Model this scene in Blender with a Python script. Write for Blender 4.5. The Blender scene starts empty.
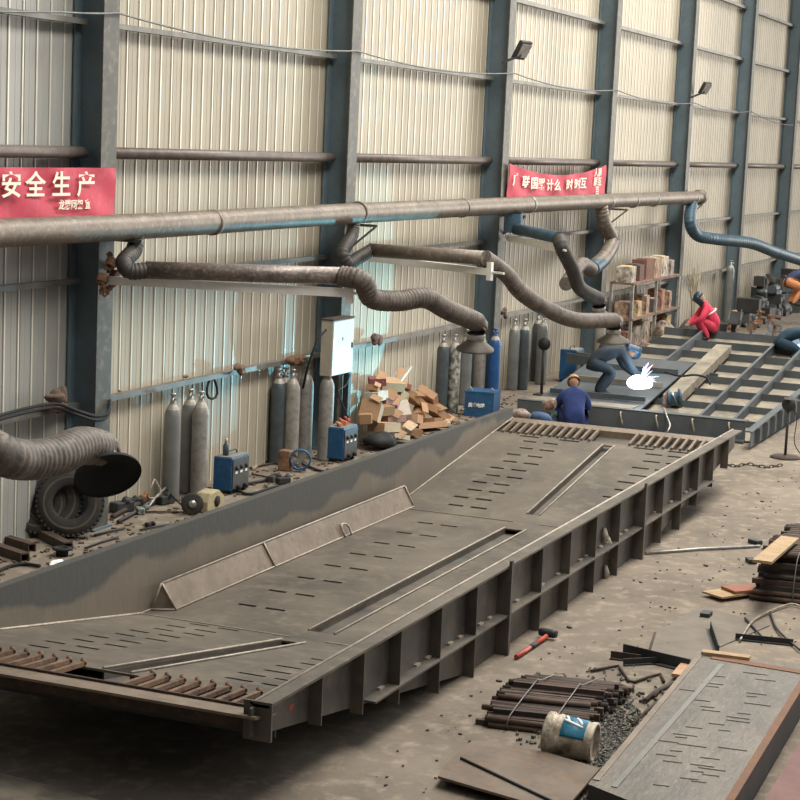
import bpy, bmesh, math, random
from mathutils import Vector, Matrix, Quaternion
V = Vector
rnd = random.Random(7)
C = bpy.data.collections.new('scene'); bpy.context.scene.collection.children.link(C)

# ---------------------------------------------------------------- camera
FPX = 1893.0; YAW, PITCH, ROLL = 1.18748622, 0.136896267, 0.0450490409
CAM = V((0.0, -11.5, 4.75))
_f = V((math.sin(YAW)*math.cos(PITCH), math.cos(YAW)*math.cos(PITCH), -math.sin(PITCH)))
_r = V((math.cos(YAW), -math.sin(YAW), 0.0)); _u = _r.cross(_f)
RT = _r*math.cos(ROLL)+_u*math.sin(ROLL); UP = -_r*math.sin(ROLL)+_u*math.cos(ROLL); FW = _f
cam = bpy.data.objects.new('camera', bpy.data.cameras.new('camera'))
bpy.context.scene.collection.objects.link(cam)
mw = Matrix((RT, UP, -FW)).transposed().to_4x4(); mw.translation = CAM; cam.matrix_world = mw
cam.data.sensor_width = 36; cam.data.sensor_fit = 'HORIZONTAL'; cam.data.lens = FPX/800*36
cam.data.clip_start = .1; cam.data.clip_end = 400
bpy.context.scene.camera = cam

# ---------------------------------------------------------------- world, lights, exposure
sc = bpy.context.scene
sc.view_settings.view_transform = 'Standard'; sc.view_settings.look = 'None'
sc.view_settings.gamma = 1; sc.view_settings.use_curve_mapping = False
sc.view_settings.exposure = 0.14
w = bpy.data.worlds.new('world'); sc.world = w; w.use_nodes = True
_nt = w.node_tree; _bg = _nt.nodes['Background']   # daylight: strongest from above and from the open far-right end
_tc = _nt.nodes.new('ShaderNodeTexCoord'); _dp = _nt.nodes.new('ShaderNodeVectorMath'); _dp.operation = 'DOT_PRODUCT'; _dp.inputs[1].default_value = (.42, -.42, .80)
_mr = _nt.nodes.new('ShaderNodeMapRange'); _mr.inputs[1].default_value = -.12; _mr.inputs[2].default_value = 1.0; _mr.inputs[3].default_value = .02; _mr.inputs[4].default_value = .62
_nt.links.new(_tc.outputs['Generated'], _dp.inputs[0]); _nt.links.new(_dp.outputs['Value'], _mr.inputs[0]); _nt.links.new(_mr.outputs[0], _bg.inputs[1])
_bg.inputs[0].default_value = (.93, .96, 1.0, 1)
def area(name, loc, target, sx, sy, power, col):
    l = bpy.data.lights.new(name, 'AREA'); l.shape = 'RECTANGLE'; l.size = sx; l.size_y = sy; l.energy = power; l.color = col
    o = bpy.data.objects.new(name, l); C.objects.link(o); o.location = loc
    o.rotation_euler = (V(target)-V(loc)).to_track_quat('-Z', 'Y').to_euler(); return o
area('roof_skylight_strip', (31, -8.0, 15.5), (30.4, -4.0, 0), 39, 5, 7200, (1, .96, .88))
area('open_hall_door_far', (78, -26, 8), (34, -2, 2), 22, 12, 9500, (1, .95, .87))

# ---------------------------------------------------------------- pixel of the photo -> point on a real plane
def ray(px, py): return FW + RT*((px-400)/FPX) - UP*((py-400)/FPX)
def gz(px, py, z=0.0):
    d = ray(px, py); return CAM + d*((z-CAM.z)/d.z)
def gy(px, py, y):
    d = ray(px, py); return CAM + d*((y-CAM.y)/d.y)
def gx(px, py, x):
    d = ray(px, py); return CAM + d*((x-CAM.x)/d.x)

# ---------------------------------------------------------------- materials
def lin(h):
    h = h.lstrip('#'); o = []
    for i in (0, 2, 4):
        c = int(h[i:i+2], 16)/255; o.append(c/12.92 if c <= .04045 else ((c+.055)/1.055)**2.4)
    return (o[0], o[1], o[2], 1)
def mat(name, c1, c2=None, scale=3.0, rough=.7, metal=0.0, bump=0.0, c3=None, scale3=18.0, stretch=(1, 1, 1), lo=.35, hi=.65, amt3=.5):
    m = bpy.data.materials.new(name); m.use_nodes = True; nt = m.node_tree; b = nt.nodes['Principled BSDF']
    b.inputs['Roughness'].default_value = rough; b.inputs['Metallic'].default_value = metal
    if c2 is None: b.inputs['Base Color'].default_value = lin(c1); return m
    tc = nt.nodes.new('ShaderNodeTexCoord'); mp = nt.nodes.new('ShaderNodeMapping'); mp.inputs['Scale'].default_value = stretch
    nt.links.new(tc.outputs['Object'], mp.inputs[0])
    def noise(s, d=6):
        n = nt.nodes.new('ShaderNodeTexNoise'); n.inputs['Scale'].default_value = s; n.inputs['Detail'].default_value = d; n.inputs['Roughness'].default_value = .62
        nt.links.new(mp.outputs[0], n.inputs['Vector']); return n
    def ramp(n, a, e):
        r = nt.nodes.new('ShaderNodeMapRange'); r.inputs[1].default_value = a; r.inputs[2].default_value = e
        nt.links.new(n.outputs[0], r.inputs[0]); return r
    n1 = noise(scale); mx = nt.nodes.new('ShaderNodeMix'); mx.data_type = 'RGBA'
    mx.inputs[6].default_value = lin(c1); mx.inputs[7].default_value = lin(c2)
    nt.links.new(ramp(n1, lo, hi).outputs[0], mx.inputs[0]); out = mx
    if c3:
        n2 = noise(scale3); m2 = nt.nodes.new('ShaderNodeMix'); m2.data_type = 'RGBA'
        r = ramp(n2, .5, .72); ml = nt.nodes.new('ShaderNodeMath'); ml.operation = 'MULTIPLY'; ml.inputs[1].default_value = amt3
        nt.links.new(r.outputs[0], ml.inputs[0]); nt.links.new(ml.outputs[0], m2.inputs[0])
        nt.links.new(out.outputs[2], m2.inputs[6]); m2.inputs[7].default_value = lin(c3); out = m2
    nt.links.new(out.outputs[2], b.inputs['Base Color'])
    if bump:
        bp = nt.nodes.new('ShaderNodeBump'); bp.inputs['Strength'].default_value = bump; bp.inputs['Distance'].default_value = .02
        nb = noise(scale*5); nt.links.new(nb.outputs[0], bp.inputs['Height']); nt.links.new(bp.outputs[0], b.inputs['Normal'])
    return m
def emit(name, col, s):
    m = bpy.data.materials.new(name); m.use_nodes = True; b = m.node_tree.nodes['Principled BSDF']
    b.inputs['Base Color'].default_value = lin(col); b.inputs['Emission Color'].default_value = lin(col); b.inputs['Emission Strength'].default_value = s; return m
M = dict(
 rust2=mat('rusty_bar', '#7c5d47', '#4a3a30', 5, .8, .1, .3, '#9a7858', 16),
 floor=mat('concrete_floor', '#85796a', '#61574c', .8, .9, 0, .6, '#a0927f', 5.0, lo=.3, hi=.7, amt3=.75),
 wall=mat('wall_sheet', '#aea592', '#988f7e', .5, .55, .05, 0, '#847865', 1.6, (1, 1, .25), amt3=.35),
 wall_l=mat('wall_sheet_grey', '#aeaea8', '#96958f', .5, .5, .1, 0, '#857e72', 1.6, (1, 1, .25), amt3=.35),
 col=mat('column_paint', '#6a7b82', '#5d6d75', 1.2, .5, .1, 0, '#67625a', 9),
 colf=mat('column_flange_paint', '#56554f', '#4a4945', 2.0, .55, .1, 0, '#8d8474', 9),
 rail=mat('rail_steel', '#7b7973', '#615f5b', 3, .5, .3),
 pipe=mat('pipe_brown', '#6c6059', '#58504b', 4, .5, .2, 0, '#8a7c70', 12),
 duct=mat('dusty_duct', '#7b7064', '#64594f', 3, .5, .25, .3, '#a89c8c', 14, (1, 1, 1)),
 hose=mat('dusty_hose', '#6f655c', '#4c4540', 6, .6, .1, .2, '#93867a', 20),
 hosei=mat('hose_dark', '#4a443f', '#35312e', 6, .6, .1),
 white=mat('white_paint', '#fbf8f2', '#f0ebe4', 4, .45),
 zinc=mat('zinc', '#b9b7b2', '#8f8c87', 9, .35, .6),
 black=mat('black_rubber', '#1d1c1b', '#121212', 5, .8),
 hoodin=mat('hood_soot', '#141416', '#0d0d0f', 5, .85),
 hood=mat('hood_dusty', '#6b6459', '#4a4540', 5, .6, .2),
 slab=mat('mill_steel', '#6d6458', '#4b453d', .7, .62, .25, .5, '#7f7464', 5, amt3=.6),
 slabs=mat('mill_steel_side', '#655e54', '#413e3b', 1.3, .6, .2, .3, '#7b6a58', 6, amt3=.5),
 slabw=mat('mill_steel_wall', '#63605a', '#3f3e3d', .9, .6, .25, .2, '#76685a', 2.2, (1, 1, .6), amt3=.6),
 weld2=mat('dull_weld', '#857a6b', '#665d52', 12, .6),
 dark=mat('dark_steel', '#3b3c3c', '#2b2c2d', 2, .6, .2),
 weld=mat('bright_weld', '#b7ab9c', '#8f8577', 12, .5, .2),
 rust=mat('rusty_steel', '#8c6448', '#5c4536', 6, .8, .1, .3, '#b58a63', 20),
 rustd=mat('dark_rusty_steel', '#4d3a30', '#33302c', 5, .8, .1, .3, '#6b4b38', 14),
 prism=mat('plain_steel_guard', '#857565', '#6f6254', 3, .6, .15, .2, '#564a40', 10),
)

def charred(name, c1, c2, z0, amp, scale):
    m = mat(name, c1, c1, 3, .6, .2, .2, '#8b7c6b', 2.5, (1, 1, .5), amt3=.4); nt = m.node_tree; b = nt.nodes['Principled BSDF']
    old = b.inputs['Base Color'].links[0].from_socket
    tc = nt.nodes.new('ShaderNodeTexCoord'); sx = nt.nodes.new('ShaderNodeSeparateXYZ'); nt.links.new(tc.outputs['Object'], sx.inputs[0])
    n = nt.nodes.new('ShaderNodeTexNoise'); n.inputs['Scale'].default_value = scale; n.inputs['Detail'].default_value = 5; nt.links.new(tc.outputs['Object'], n.inputs['Vector'])
    ma = nt.nodes.new('ShaderNodeMath'); ma.operation = 'MULTIPLY_ADD'; ma.inputs[1].default_value = amp
    nt.links.new(n.outputs[0], ma.inputs[0]); nt.links.new(sx.outputs[2], ma.inputs[2])
    r = nt.nodes.new('ShaderNodeMapRange'); r.inputs[1].default_value = z0; r.inputs[2].default_value = z0+.07; nt.links.new(ma.outputs[0], r.inputs[0])
    mx = nt.nodes.new('ShaderNodeMix'); mx.data_type = 'RGBA'; nt.links.new(r.outputs[0], mx.inputs[0]); nt.links.new(old, mx.inputs[6]); mx.inputs[7].default_value = lin(c2)
    nt.links.new(mx.outputs[2], b.inputs['Base Color']); return m
M['slabw2'] = charred('burnt_steel_wall', '#70675b', '#4a4a46', 1.0, .9, .7)
# ---------------------------------------------------------------- mesh building
class MB:
    def __init__(s): s.v = []; s.f = []; s.m = []; s.sm = []
    def add(s, vs, fs, mi=0, smooth=False):
        o = len(s.v); s.v += [tuple(v) for v in vs]
        for f in fs: s.f.append(tuple(i+o for i in f)); s.m.append(mi); s.sm.append(smooth)
        return s
    def hexa(s, p, mi=0):   # p: 4 bottom (ccw) + 4 top
        return s.add(p, [(3, 2, 1, 0), (4, 5, 6, 7), (0, 1, 5, 4), (1, 2, 6, 5), (2, 3, 7, 6), (3, 0, 4, 7)], mi)
    def box(s, x0, x1, y0, y1, z0, z1, mi=0):
        return s.hexa([(x0, y0, z0), (x1, y0, z0), (x1, y1, z0), (x0, y1, z0), (x0, y0, z1), (x1, y0, z1), (x1, y1, z1), (x0, y1, z1)], mi)
    def obox(s, c, size, rot=(0, 0, 0), mi=0):
        from mathutils import Euler
        R = Euler(rot).to_matrix(); h = [d/2 for d in size]; c = V(c)
        p = [c+R@V((a*h[0], b*h[1], e*h[2])) for e in (-1, 1) for a, b in ((-1, -1), (1, -1), (1, 1), (-1, 1))]
        return s.hexa(p, mi)
    def bar(s, a, b, w, h, up=(0, 0, 1), mi=0):
        a = V(a); b = V(b); d = (b-a).normalized(); up = V(up); sd = d.cross(up)
        if sd.length < 1e-4: sd = d.cross(V((1, 0, 0)))
        sd.normalize(); u = sd.cross(d); p = []
        for e in (-.5, .5):
            p += [a-sd*w/2+u*h*e, b-sd*w/2+u*h*e, b+sd*w/2+u*h*e, a+sd*w/2+u*h*e]
        p = [p[0], p[3], p[2], p[1], p[4], p[7], p[6], p[5]]
        p = [p[i] for i in (3, 2, 1, 0, 7, 6, 5, 4)]
        return s.hexa(p, mi)
    def prism(s, poly, off, mi=0):   # polygon of 3d points extruded by off
        n = len(poly); off = V(off); vs = [V(p) for p in poly]+[V(p)+off for p in poly]
        fs = [tuple(range(n))[::-1], tuple(range(n, 2*n))]+[(i, (i+1) % n, n+(i+1) % n, n+i) for i in range(n)]
        return s.add(vs, fs, mi)
    def tube(s, pts, r, seg=12, cap=True, smooth=True, mi=0, rf=None):
        pts = [V(p) for p in pts]; n = len(pts)
        T = [(pts[min(i+1, n-1)]-pts[max(i-1, 0)]).normalized() for i in range(n)]
        a = V((0, 0, 1)) if abs(T[0].z) < .9 else V((1, 0, 0)); N = (a-T[0]*a.dot(T[0])).normalized(); vs = []
        for i in range(n):
            if i: N = (N-T[i]*N.dot(T[i])).normalized()
            B = T[i].cross(N); rr = rf(i) if rf else (r[i] if isinstance(r, (list, tuple)) else r)
            vs += [pts[i]+(N*math.cos(2*math.pi*k/seg)+B*math.sin(2*math.pi*k/seg))*rr for k in range(seg)]
        fs = [(i*seg+k, i*seg+(k+1) % seg, (i+1)*seg+(k+1) % seg, (i+1)*seg+k) for i in range(n-1) for k in range(seg)]
        s.add(vs, fs, mi, smooth)
        if cap:
            o = len(s.v)-len(vs); s.f.append(tuple(o+k for k in range(seg))[::-1]); s.f.append(tuple(o+(n-1)*seg+k for k in range(seg))); s.m += [mi]*2; s.sm += [False]*2
        return s
    def lathe(s, prof, c=(0, 0, 0), axis=(0, 0, 1), seg=20, mi=0, smooth=True):   # prof: (r, h)
        q = V((0, 0, 1)).rotation_difference(V(axis).normalized()); c = V(c); vs = []
        for r, h in prof: vs += [c+q@V((r*math.cos(2*math.pi*k/seg), r*math.sin(2*math.pi*k/seg), h)) for k in range(seg)]
        n = len(prof); fs = [(i*seg+k, i*seg+(k+1) % seg, (i+1)*seg+(k+1) % seg, (i+1)*seg+k) for i in range(n-1) for k in range(seg)]
        return s.add(vs, fs, mi, smooth)
    def sphere(s, c, r, seg=12, rings=8, mi=0):
        rr = r if isinstance(r, (tuple, list)) else (r, r, r); c = V(c); vs = []; fs = []
        for i in range(rings+1):
            t = math.pi*i/rings
            for k in range(seg):
                p = 2*math.pi*k/seg; vs.append(c+V((rr[0]*math.sin(t)*math.cos(p), rr[1]*math.sin(t)*math.sin(p), rr[2]*math.cos(t))))
        fs = [(i*seg+k, (i+1)*seg+k, (i+1)*seg+(k+1) % seg, i*seg+(k+1) % seg) for i in range(rings) for k in range(seg)]
        return s.add(vs, fs, mi, True)
    def build(s, name, m, parent=None, bevel=0):
        org = ORG.get(parent.name, V((0, 0, 0))) if parent else V((0, 0, 0))
        me = bpy.data.meshes.new(name); me.from_pydata([V(v)-org for v in s.v], [], s.f)
        ms = m if isinstance(m, (list, tuple)) else [m]
        for x in ms: me.materials.append(x)
        me.polygons.foreach_set('material_index', s.m); me.polygons.foreach_set('use_smooth', s.sm)
        bm = bmesh.new(); bm.from_mesh(me); bmesh.ops.recalc_face_normals(bm, faces=bm.faces); bm.to_mesh(me); bm.free(); me.update()
        o = bpy.data.objects.new(name, me); C.objects.link(o); o.parent = parent; ORG[o.name] = org
        if bevel:
            b = o.modifiers.new('bevel', 'BEVEL'); b.width = bevel; b.segments = 2
        return o
ORG = {}
def tag(o, label, cat, group=None, kind=None):
    if label: o['label'] = label
    if cat: o['category'] = cat
    if group: o['group'] = group
    if kind: o['kind'] = kind
    return o
def thing(name, loc, label, cat, group=None):
    o = bpy.data.objects.new(name, None); C.objects.link(o); o.location = loc; o.empty_display_size = .1
    ORG[o.name] = V(loc); return tag(o, label, cat, group)
def struct(name, mb, m): o = mb.build(name, m); o['kind'] = 'structure'; return o
def copy_tree(o, loc=None, rotz=None, label=None, parent=None, scale=None):
    c = o.copy(); C.objects.link(c); c.parent = parent
    if loc is not None: c.location = loc
    if rotz is not None: c.rotation_euler.z = rotz
    if scale: c.scale = scale
    if label: c['label'] = label
    for ch in list(o.children): copy_tree(ch, parent=c)
    return c
def curve_pts(ctrl, step=.03):   # catmull-rom through control points, even steps
    P = [V(p) for p in ctrl]; P = [P[0]*2-P[1]]+P+[P[-1]*2-P[-2]]; out = []
    for i in range(1, len(P)-2):
        a, b, c, d = P[i-1:i+3]; n = max(2, int((c-b).length/step))
        for k in range(n):
            t = k/n; out.append(.5*((2*b)+(c-a)*t+(2*a-5*b+4*c-d)*t*t+(3*b-a-3*c+d)*t**3))
    out.append(P[-2]); return out
def hose(mb, ctrl, r, ring=.045, seg=18, depth=.1, mi=0):
    p = curve_pts(ctrl, ring/4); ph = [(0, .6, 1, .6)[i % 4] for i in range(len(p))]
    return mb.tube(p, r, seg, mi=mi, rf=lambda i: r*(1-depth+depth*ph[i]))

# ================================================================ structure
b = MB(); b.box(2, 95, -22, 2, -.2, 0); struct('floor', b, M['floor'])
# wall of ribbed sheet, in its own depth; the first bay is a greyer sheet
WY = .42
def sheet(x0, x1, z1=12.5, pitch=.277):
    prof = []; x = x0; i = 0
    while x < x1-.01:
        e = min(x+pitch, x1); g = .025 if i % 4 == 0 else 0
        prof += [(x, WY), (x+.008, WY-.012), (x+.036, WY-.012), (x+.042, WY), (x+.05, WY+g*.9), (x+.056+g*.3, WY+g*.9), (x+.066+g*.3, WY), (x+.16, WY), (x+.166, WY-.003), (x+.176, WY-.003), (x+.182, WY)]
        x = e; i += 1
    prof.append((x1, WY)); mb = MB(); n = len(prof)
    vs = [(a, c, 0) for a, c in prof]+[(a, c, z1) for a, c in prof]+[(x0, WY+.12, 0), (x1, WY+.12, 0), (x0, WY+.12, z1), (x1, WY+.12, z1)]
    fs = [(i, i+1, n+i+1, n+i) for i in range(n-1)]+[(2*n+1, 2*n, 2*n+2, 2*n+3)]
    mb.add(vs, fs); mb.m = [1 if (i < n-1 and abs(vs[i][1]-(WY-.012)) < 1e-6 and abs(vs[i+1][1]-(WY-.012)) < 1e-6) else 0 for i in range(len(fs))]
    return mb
M['ribp'] = mat('bright_rib_crest', '#dcd5c4', '#c6bfae', 1.5, .4, .1)  # lighter crest colour paints in the light that the ribs catch
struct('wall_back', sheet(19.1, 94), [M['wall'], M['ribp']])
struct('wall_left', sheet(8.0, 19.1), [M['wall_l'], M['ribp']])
for i, (z, r) in enumerate([(1.47, .033), (2.94, .030), (4.43, .07), (5.92, .032), (7.42, .038), (8.85, .038)]):
    for s in range(12):
        xa = 19.17+7*(s-1)+.02; xb = xa+6.96
        mb = MB()
        if i == 2: mb.tube([(xa+.05, .27, z), (xb-.12, .27, z)], r, 14); mb.tube([(xb-.12, .27, z), (xb-.02, .27, z-.01)], [r, .02], 14)
        else: mb.box(xa+.03, xb-.05, .27, .36, z-r, z+r)
        if xa < 6: continue
        struct('trim_%d' % (i+1), mb, M['pipe'] if i == 2 else M['rail'])
# ---- columns
ords = ['red slogan banner end and rusty arm pivot fixed to it', 'white electric cabinet fixed to it', 'floodlight and one end of the second banner on it', 'far end of the second red banner on it', 'second floodlight beside it', 'blue hanging hose crossing in front of it, beside the lone cylinder', 'pile of machine parts at its foot', 'right edge of the picture cutting it off']
for k in range(8):
    x = 19.0+7*k
    t = thing('steel_column', (x+.17, .2, 0), ('Blue-grey steel H-column against the ribbed wall, ' + ords[k]), 'column', 'steel columns along the wall')
    MB().box(x, x+.34, 0, .02, 0, 12.4).build('front_flange', M['colf'], t)
    MB().box(x, x+.34, .38, .40, 0, 12.4).build('rear_flange', M['col'], t)
    MB().box(x+.16, x+.18, .02, .38, 0, 12.4).build('web', M['col'], t)
    MB().box(x-.04, x+.38, -.04, .41, 0, .025).build('base_plate', M['col'], t)

# ================================================================ the long steel trough
NX0, NF, FF, FX1 = 11.30, 15.65, 22.05, 26.62
YN, YF = -5.93, -2.587
def zt(x):
    if x < NF: return .09+(NF-x)*.16
    if x > FF: return .09+(x-FF)*.133
    return .09
def zb(x): return max(0.004, zt(x)-.10)
HT = .84
T = thing('steel_trough', (19, -4.3, 0), 'Long dark steel trough with slotted upturned ends lying along the shop floor', 'trough')
# deck with real slots: bands along x, each with open y-ranges
rowsN = [12.72+.345*k for k in range(9)]; rowsM = [16.48+.69*k for k in range(8)]; rowsF = [22.38+.345*k for k in range(10)]
A = [(-3.40, -3.20), (-3.72, -3.50)]; Bs = [(-5.24, -5.00), (-5.53, -5.32)]
ev = []
for j, x in enumerate(rowsN): ev.append((x, x+.06, [(a+.06*(j % 2), c+.06*(j % 2)) for a, c in A+Bs]))
for x in rowsM: ev.append((x, x+.06, A))
for j, x in enumerate(rowsF): ev.append((x, x+.06, [(a+.06*(j % 2), c+.06*(j % 2)) for a, c in A+Bs]))
ev.append((25.72, 25.78, [(-3.3, -3.0), (-3.9, -3.6), (-5.0, -4.7), (-5.5, -5.2)]))
GR = [(12.2, 15.35, -4.47, -4.25), (15.95, 21.62, -4.50, -4.25), (22.4, 25.72, -4.42, -4.27)]
xs = {12.17, 25.85, NF, FF}
for a, e, _ in ev: xs |= {a, e}
for a, e, _, _ in GR: xs |= {a, e}
xs = sorted(xs); mb = MB()
for a, e in zip(xs[:-1], xs[1:]):
    c = (a+e)/2; holes = []
    for r in ev:
        if r[0] < c < r[1]: holes = list(r[2])
    for g in GR:
        if g[0] < c < g[1]: holes.append((g[2], g[3]))
    holes.sort(); y = YN; spans = []
    for h in holes: spans.append((y, h[0])); y = h[1]
    spans.append((y, YF))
    for y0, y1 in spans:
        mb.hexa([(a, y0, zt(a)-.02), (e, y0, zt(e)-.02), (e, y1, zt(e)-.02), (a, y1, zt(a)-.02), (a, y0, zt(a)), (e, y0, zt(e)), (e, y1, zt(e)), (a, y1, zt(a))])
mb.build('deck_plate', M['slab'], T)
mb = MB()   # bottom plate of the double hull
for a, e in ((NX0+.2, NF), (NF, FF), (FF, FX1-.1)):
    mb.hexa([(a, YN+.01, zb(a)-.0), (e, YN+.01, zb(e)), (e, YF, zb(e)), (a, YF, zb(a)), (a, YN+.01, zb(a)+.015), (e, YN+.01, zb(e)+.015), (e, YF, zb(e)+.015), (a, YF, zb(a)+.015)])
mb.build('bottom_plate', M['slabs'], T)
for a, e, ya_, yb_ in GR:   # groove sides
    mb = MB()
    for y in (ya_-.01, yb_+.01):
        mb.hexa([(a, y-.008, zb(a)), (e, y-.008, zb(e)), (e, y+.008, zb(e)), (a, y+.008, zb(a)), (a, y-.008, zt(a)+.006), (e, y-.008, zt(e)+.006), (e, y+.008, zt(e)+.006), (a, y+.008, zt(a)+.006)])
    g = mb.build('groove', M['slabs'], T)
    mw_ = MB()
    for y in (ya_-.01, yb_+.01): mw_.tube([(a, y, zt(a)+.01), (e, y, zt(e)+.01)], .011, 6)
    mw_.build('weld_seam', M['weld'], g)
mb = MB()   # far wall, plain
def prof_wall(y, th, top, mb):
    pts = [(NX0, zb(NX0)-.05), (NF, 0.004), (FF, 0.004), (FX1, zb(FX1))]
    for (a, za), (e, ze) in zip(pts[:-1], pts[1:]): mb.hexa([(a, y, za), (e, y, ze), (e, y+th, ze), (a, y+th, za), (a, y, top), (e, y, top), (e, y+th, top), (a, y+th, top)])
prof_wall(YF, .02, HT, mb); mb.box(NX0, FX1, YF+.02, YF+.1, HT-.02, HT)
fw = mb.build('far_side_wall', M['slabw2'], T)
mb = MB()
for a, e in ((NX0+.3, NF), (NF, FF), (FF, FX1)): mb.tube([(a, YF-.008, zt(a)+.008), (e, YF-.008, zt(e)+.008)], .012, 6)
mb.build('weld_seam', M['weld'], fw)
mb = MB(); prof_wall(YN-.02, .02, HT, mb); nw = mb.build('near_side_wall', M['slabs'], T)
MB().box(NX0+.06, FX1-.05, -6.055, YN+.005, HT, HT+.02).build('top_flange', M['slab'], T)
MB().tube([(NX0+.06, YN+.01, HT+.022), (FX1-.05, YN+.01, HT+.022)], .012, 6).build('weld_seam', M['weld'], T)
MB().box(13.25, 24.9, -6.068, YN-.02, .375, .392).build('side_rail', M['slabs'], T)
posts = [(12.256, 0), (13.03, 0), (13.78, 0), (14.69, 0), (15.57, 0), (16.42, .07), (17.45, 0), (18.39, 0), (19.32, 0), (20.25, 0), (21.24, .07), (22.19, 0), (23.13, 0), (24.0, 0), (24.86, 0), (25.76, 0)]
for x, up in posts:
    z0 = zb(x)-.01 if 15 < x < 22.6 else zb(x)-.06
    if x in (22.19, 23.13): z0 = .02
    z0 = max(z0, .004)
    mb = MB()
    mb.box(x-.012, x, -6.055, YN-.02, z0, HT)
    if up: mb.box(x-.014, x+.035, -6.085, -6.056, z0, HT+up)
    mb.build('stiffener', M['slabs'], T)
mb = MB()
for k in range(14):
    x = 13.4+.78*k
    for d in (.15, .4):
        mb = MB(); mb.box(x+d, x+d+.09, YN-.05, YN-.02, .392, .41)
        mb.build('tack_weld', M['weld'], T); mb = MB()
MB().box(11.36, 11.38, -6.075, -5.86, .60, .88).build('end_plate', M['slabs'], T)
MB().box(11.9, 11.98, -5.952, -5.951, .66, .70).build('red_paint_dab', mat('red_dab', '#a3402f'), T)
mb = MB()
for x in (NF, FF):
    for ya_, yb_ in ((YN+.02, -4.55), (-4.2, YF-.02)): mb = MB(); mb.box(x-.012, x+.012, ya_, yb_, .0915, .098); mb.build('fold_seam', M['weld2'], T)
for px, py in ((603, 536), (607, 545), (604, 573), (610, 566)):
    q = gy(px, py, YN-.03); mb = MB(); mb.tube([q+V((0, -.01, .09)), q+V((.02, -.02, 0)), q+V((0, -.01, -.08))], [.02, .04, .015], 8); mb.build('lime_smear', M['weld'], T)  # small pale lumps on the side panel
# combs at both ends
bi = 0
for (y0, y1) in ((-4.10, -2.66), (-5.86, -4.60)):
    n = int((y1-y0)/.128)+1
    for k in range(n):
        y = y0+.128*k
        mb = MB(); mb.bar((11.60, y-.035, zt(11.60)+.0), (12.19, y+.03, zt(12.19)+.02), .038, .035); mb.tube([(12.17, y+.01, zt(12.17)+.02), (12.21, y+.05, zt(12.2)+.045)], .02, 6)
        mb.build('comb_bar', M['rust2'], T)
        y = (-4.03+.119*k if y0 > -4.3 else -5.72+.122*k)
        x1 = 26.42; mb = MB(); mb.bar((25.82, y, zt(25.85)+.005), (x1, y+.03, zt(x1)+.01), .035, .05)
        mb.build('comb_bar', M['prism'], T)
mb = MB(); mb.hexa([(11.28, -5.99, zt(11.28)-.02), (11.62, -5.99, zt(11.62)-.02), (11.62, YF, zt(11.62)-.02), (11.28, YF, zt(11.28)-.02), (11.28, -5.99, zt(11.28)), (11.62, -5.99, zt(11.62)), (11.62, YF, zt(11.62)), (11.28, YF, zt(11.28))])
mb.build('end_lip', M['prism'], T)
MB().box(11.40, 11.46, -5.93, YF, .655, .735).build('end_crossbeam', M['rustd'], T)
MB().box(11.75, 11.77, -5.92, YF-.01, .50, zt(11.75)-.03).build('end_bulkhead', M['dark'], T)
mb = MB(); mb.box(11.6, 11.62, -5.93, YF, zt(11.6)-.1, zt(11.6)+.02); mb.build('comb_rail', M['rustd'], T)
mb = MB(); mb.hexa([(26.40, -5.93, zt(26.4)-.1), (26.62, -5.93, zt(26.62)-.1), (26.62, YF, zt(26.62)-.1), (26.40, YF, zt(26.4)-.1), (26.40, -5.93, zt(26.4)+.01), (26.62, -5.93, zt(26.62)+.01), (26.62, YF, zt(26.62)+.01), (26.40, YF, zt(26.4)+.01)])
mb.build('far_end_beam', M['prism'], T)
# triangular guard lying against the far wall
mb = MB(); mb.prism([(15.83, -2.60, .095), (15.95, -2.80, .095), (15.87, -2.69, .36)], (6.25, 0, 0))
pg = mb.build('triangular_guard', M['prism'], T); mb = MB()
for a, e in (((15.95, -2.805, .10), (22.2, -2.805, .10)), ((15.87, -2.69, .365), (22.12, -2.69, .365)), ((15.95, -2.805, .10), (15.865, -2.69, .365)), ((15.83, -2.60, .10), (15.86, -2.69, .365)), ((15.82, -2.60, .10), (15.94, -2.80, .10)), ((18.15, -2.812, .10), (18.07, -2.70, .365)), ((22.2, -2.805, .10), (22.12, -2.70, .365))): mb.tube([a, e], .011, 6)
mb.build('weld_seam', M['weld'], pg)
pr = curve_pts([(20.0, -2.82, .10), (19.97, -2.78, .22), (20.05, -2.77, .24), (20.13, -2.80, .2), (20.15, -2.84, .10)], .02)
MB().tube(pr, .014, 6).build('lifting_eye', M['weld'], pg)
# ================================================================ ducts
D = thing('exhaust_duct', (26, -.25, 3.4), 'Long grey spiral extraction main duct running along the columns', 'duct')
path = [(14.0, -.25, 3.60), (17.8, -.25, 3.60), (20.2, -.25, 3.60), (25.6, -.25, 3.63), (33.4, -.25, 3.64), (40.0, -.25, 3.64), (47.6, -.25, 3.63)]
pp = curve_pts(path, .06); MB().tube(pp, .148, 22, rf=lambda i: .148+(.006 if i % 2 else 0)).build('spiral_pipe', M['duct'], D)
for x, z in ((21.3, 3.635), (25.9, 3.68), (30.3, 3.67), (33.9, 3.66), (39.2, 3.64), (41.2, 3.64), (43.0, 3.64), (46.9, 3.63)):
    mb = MB(); mb.tube([(x-.04, -.25, z-.035 if x < 33 else z-.02), (x+.04, -.25, z-.035 if x < 33 else z-.02)], .163, 22); mb.build('clamp_band', M['zinc'] if x > 33 else M['duct'], D)
MB().lathe([(0, 0), (.19, 0), (.19, .22), (.165, .23)], (47.45, -.25, 3.63), (1, 0, 0), 20).build('end_cap', M['duct'], D)
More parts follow.
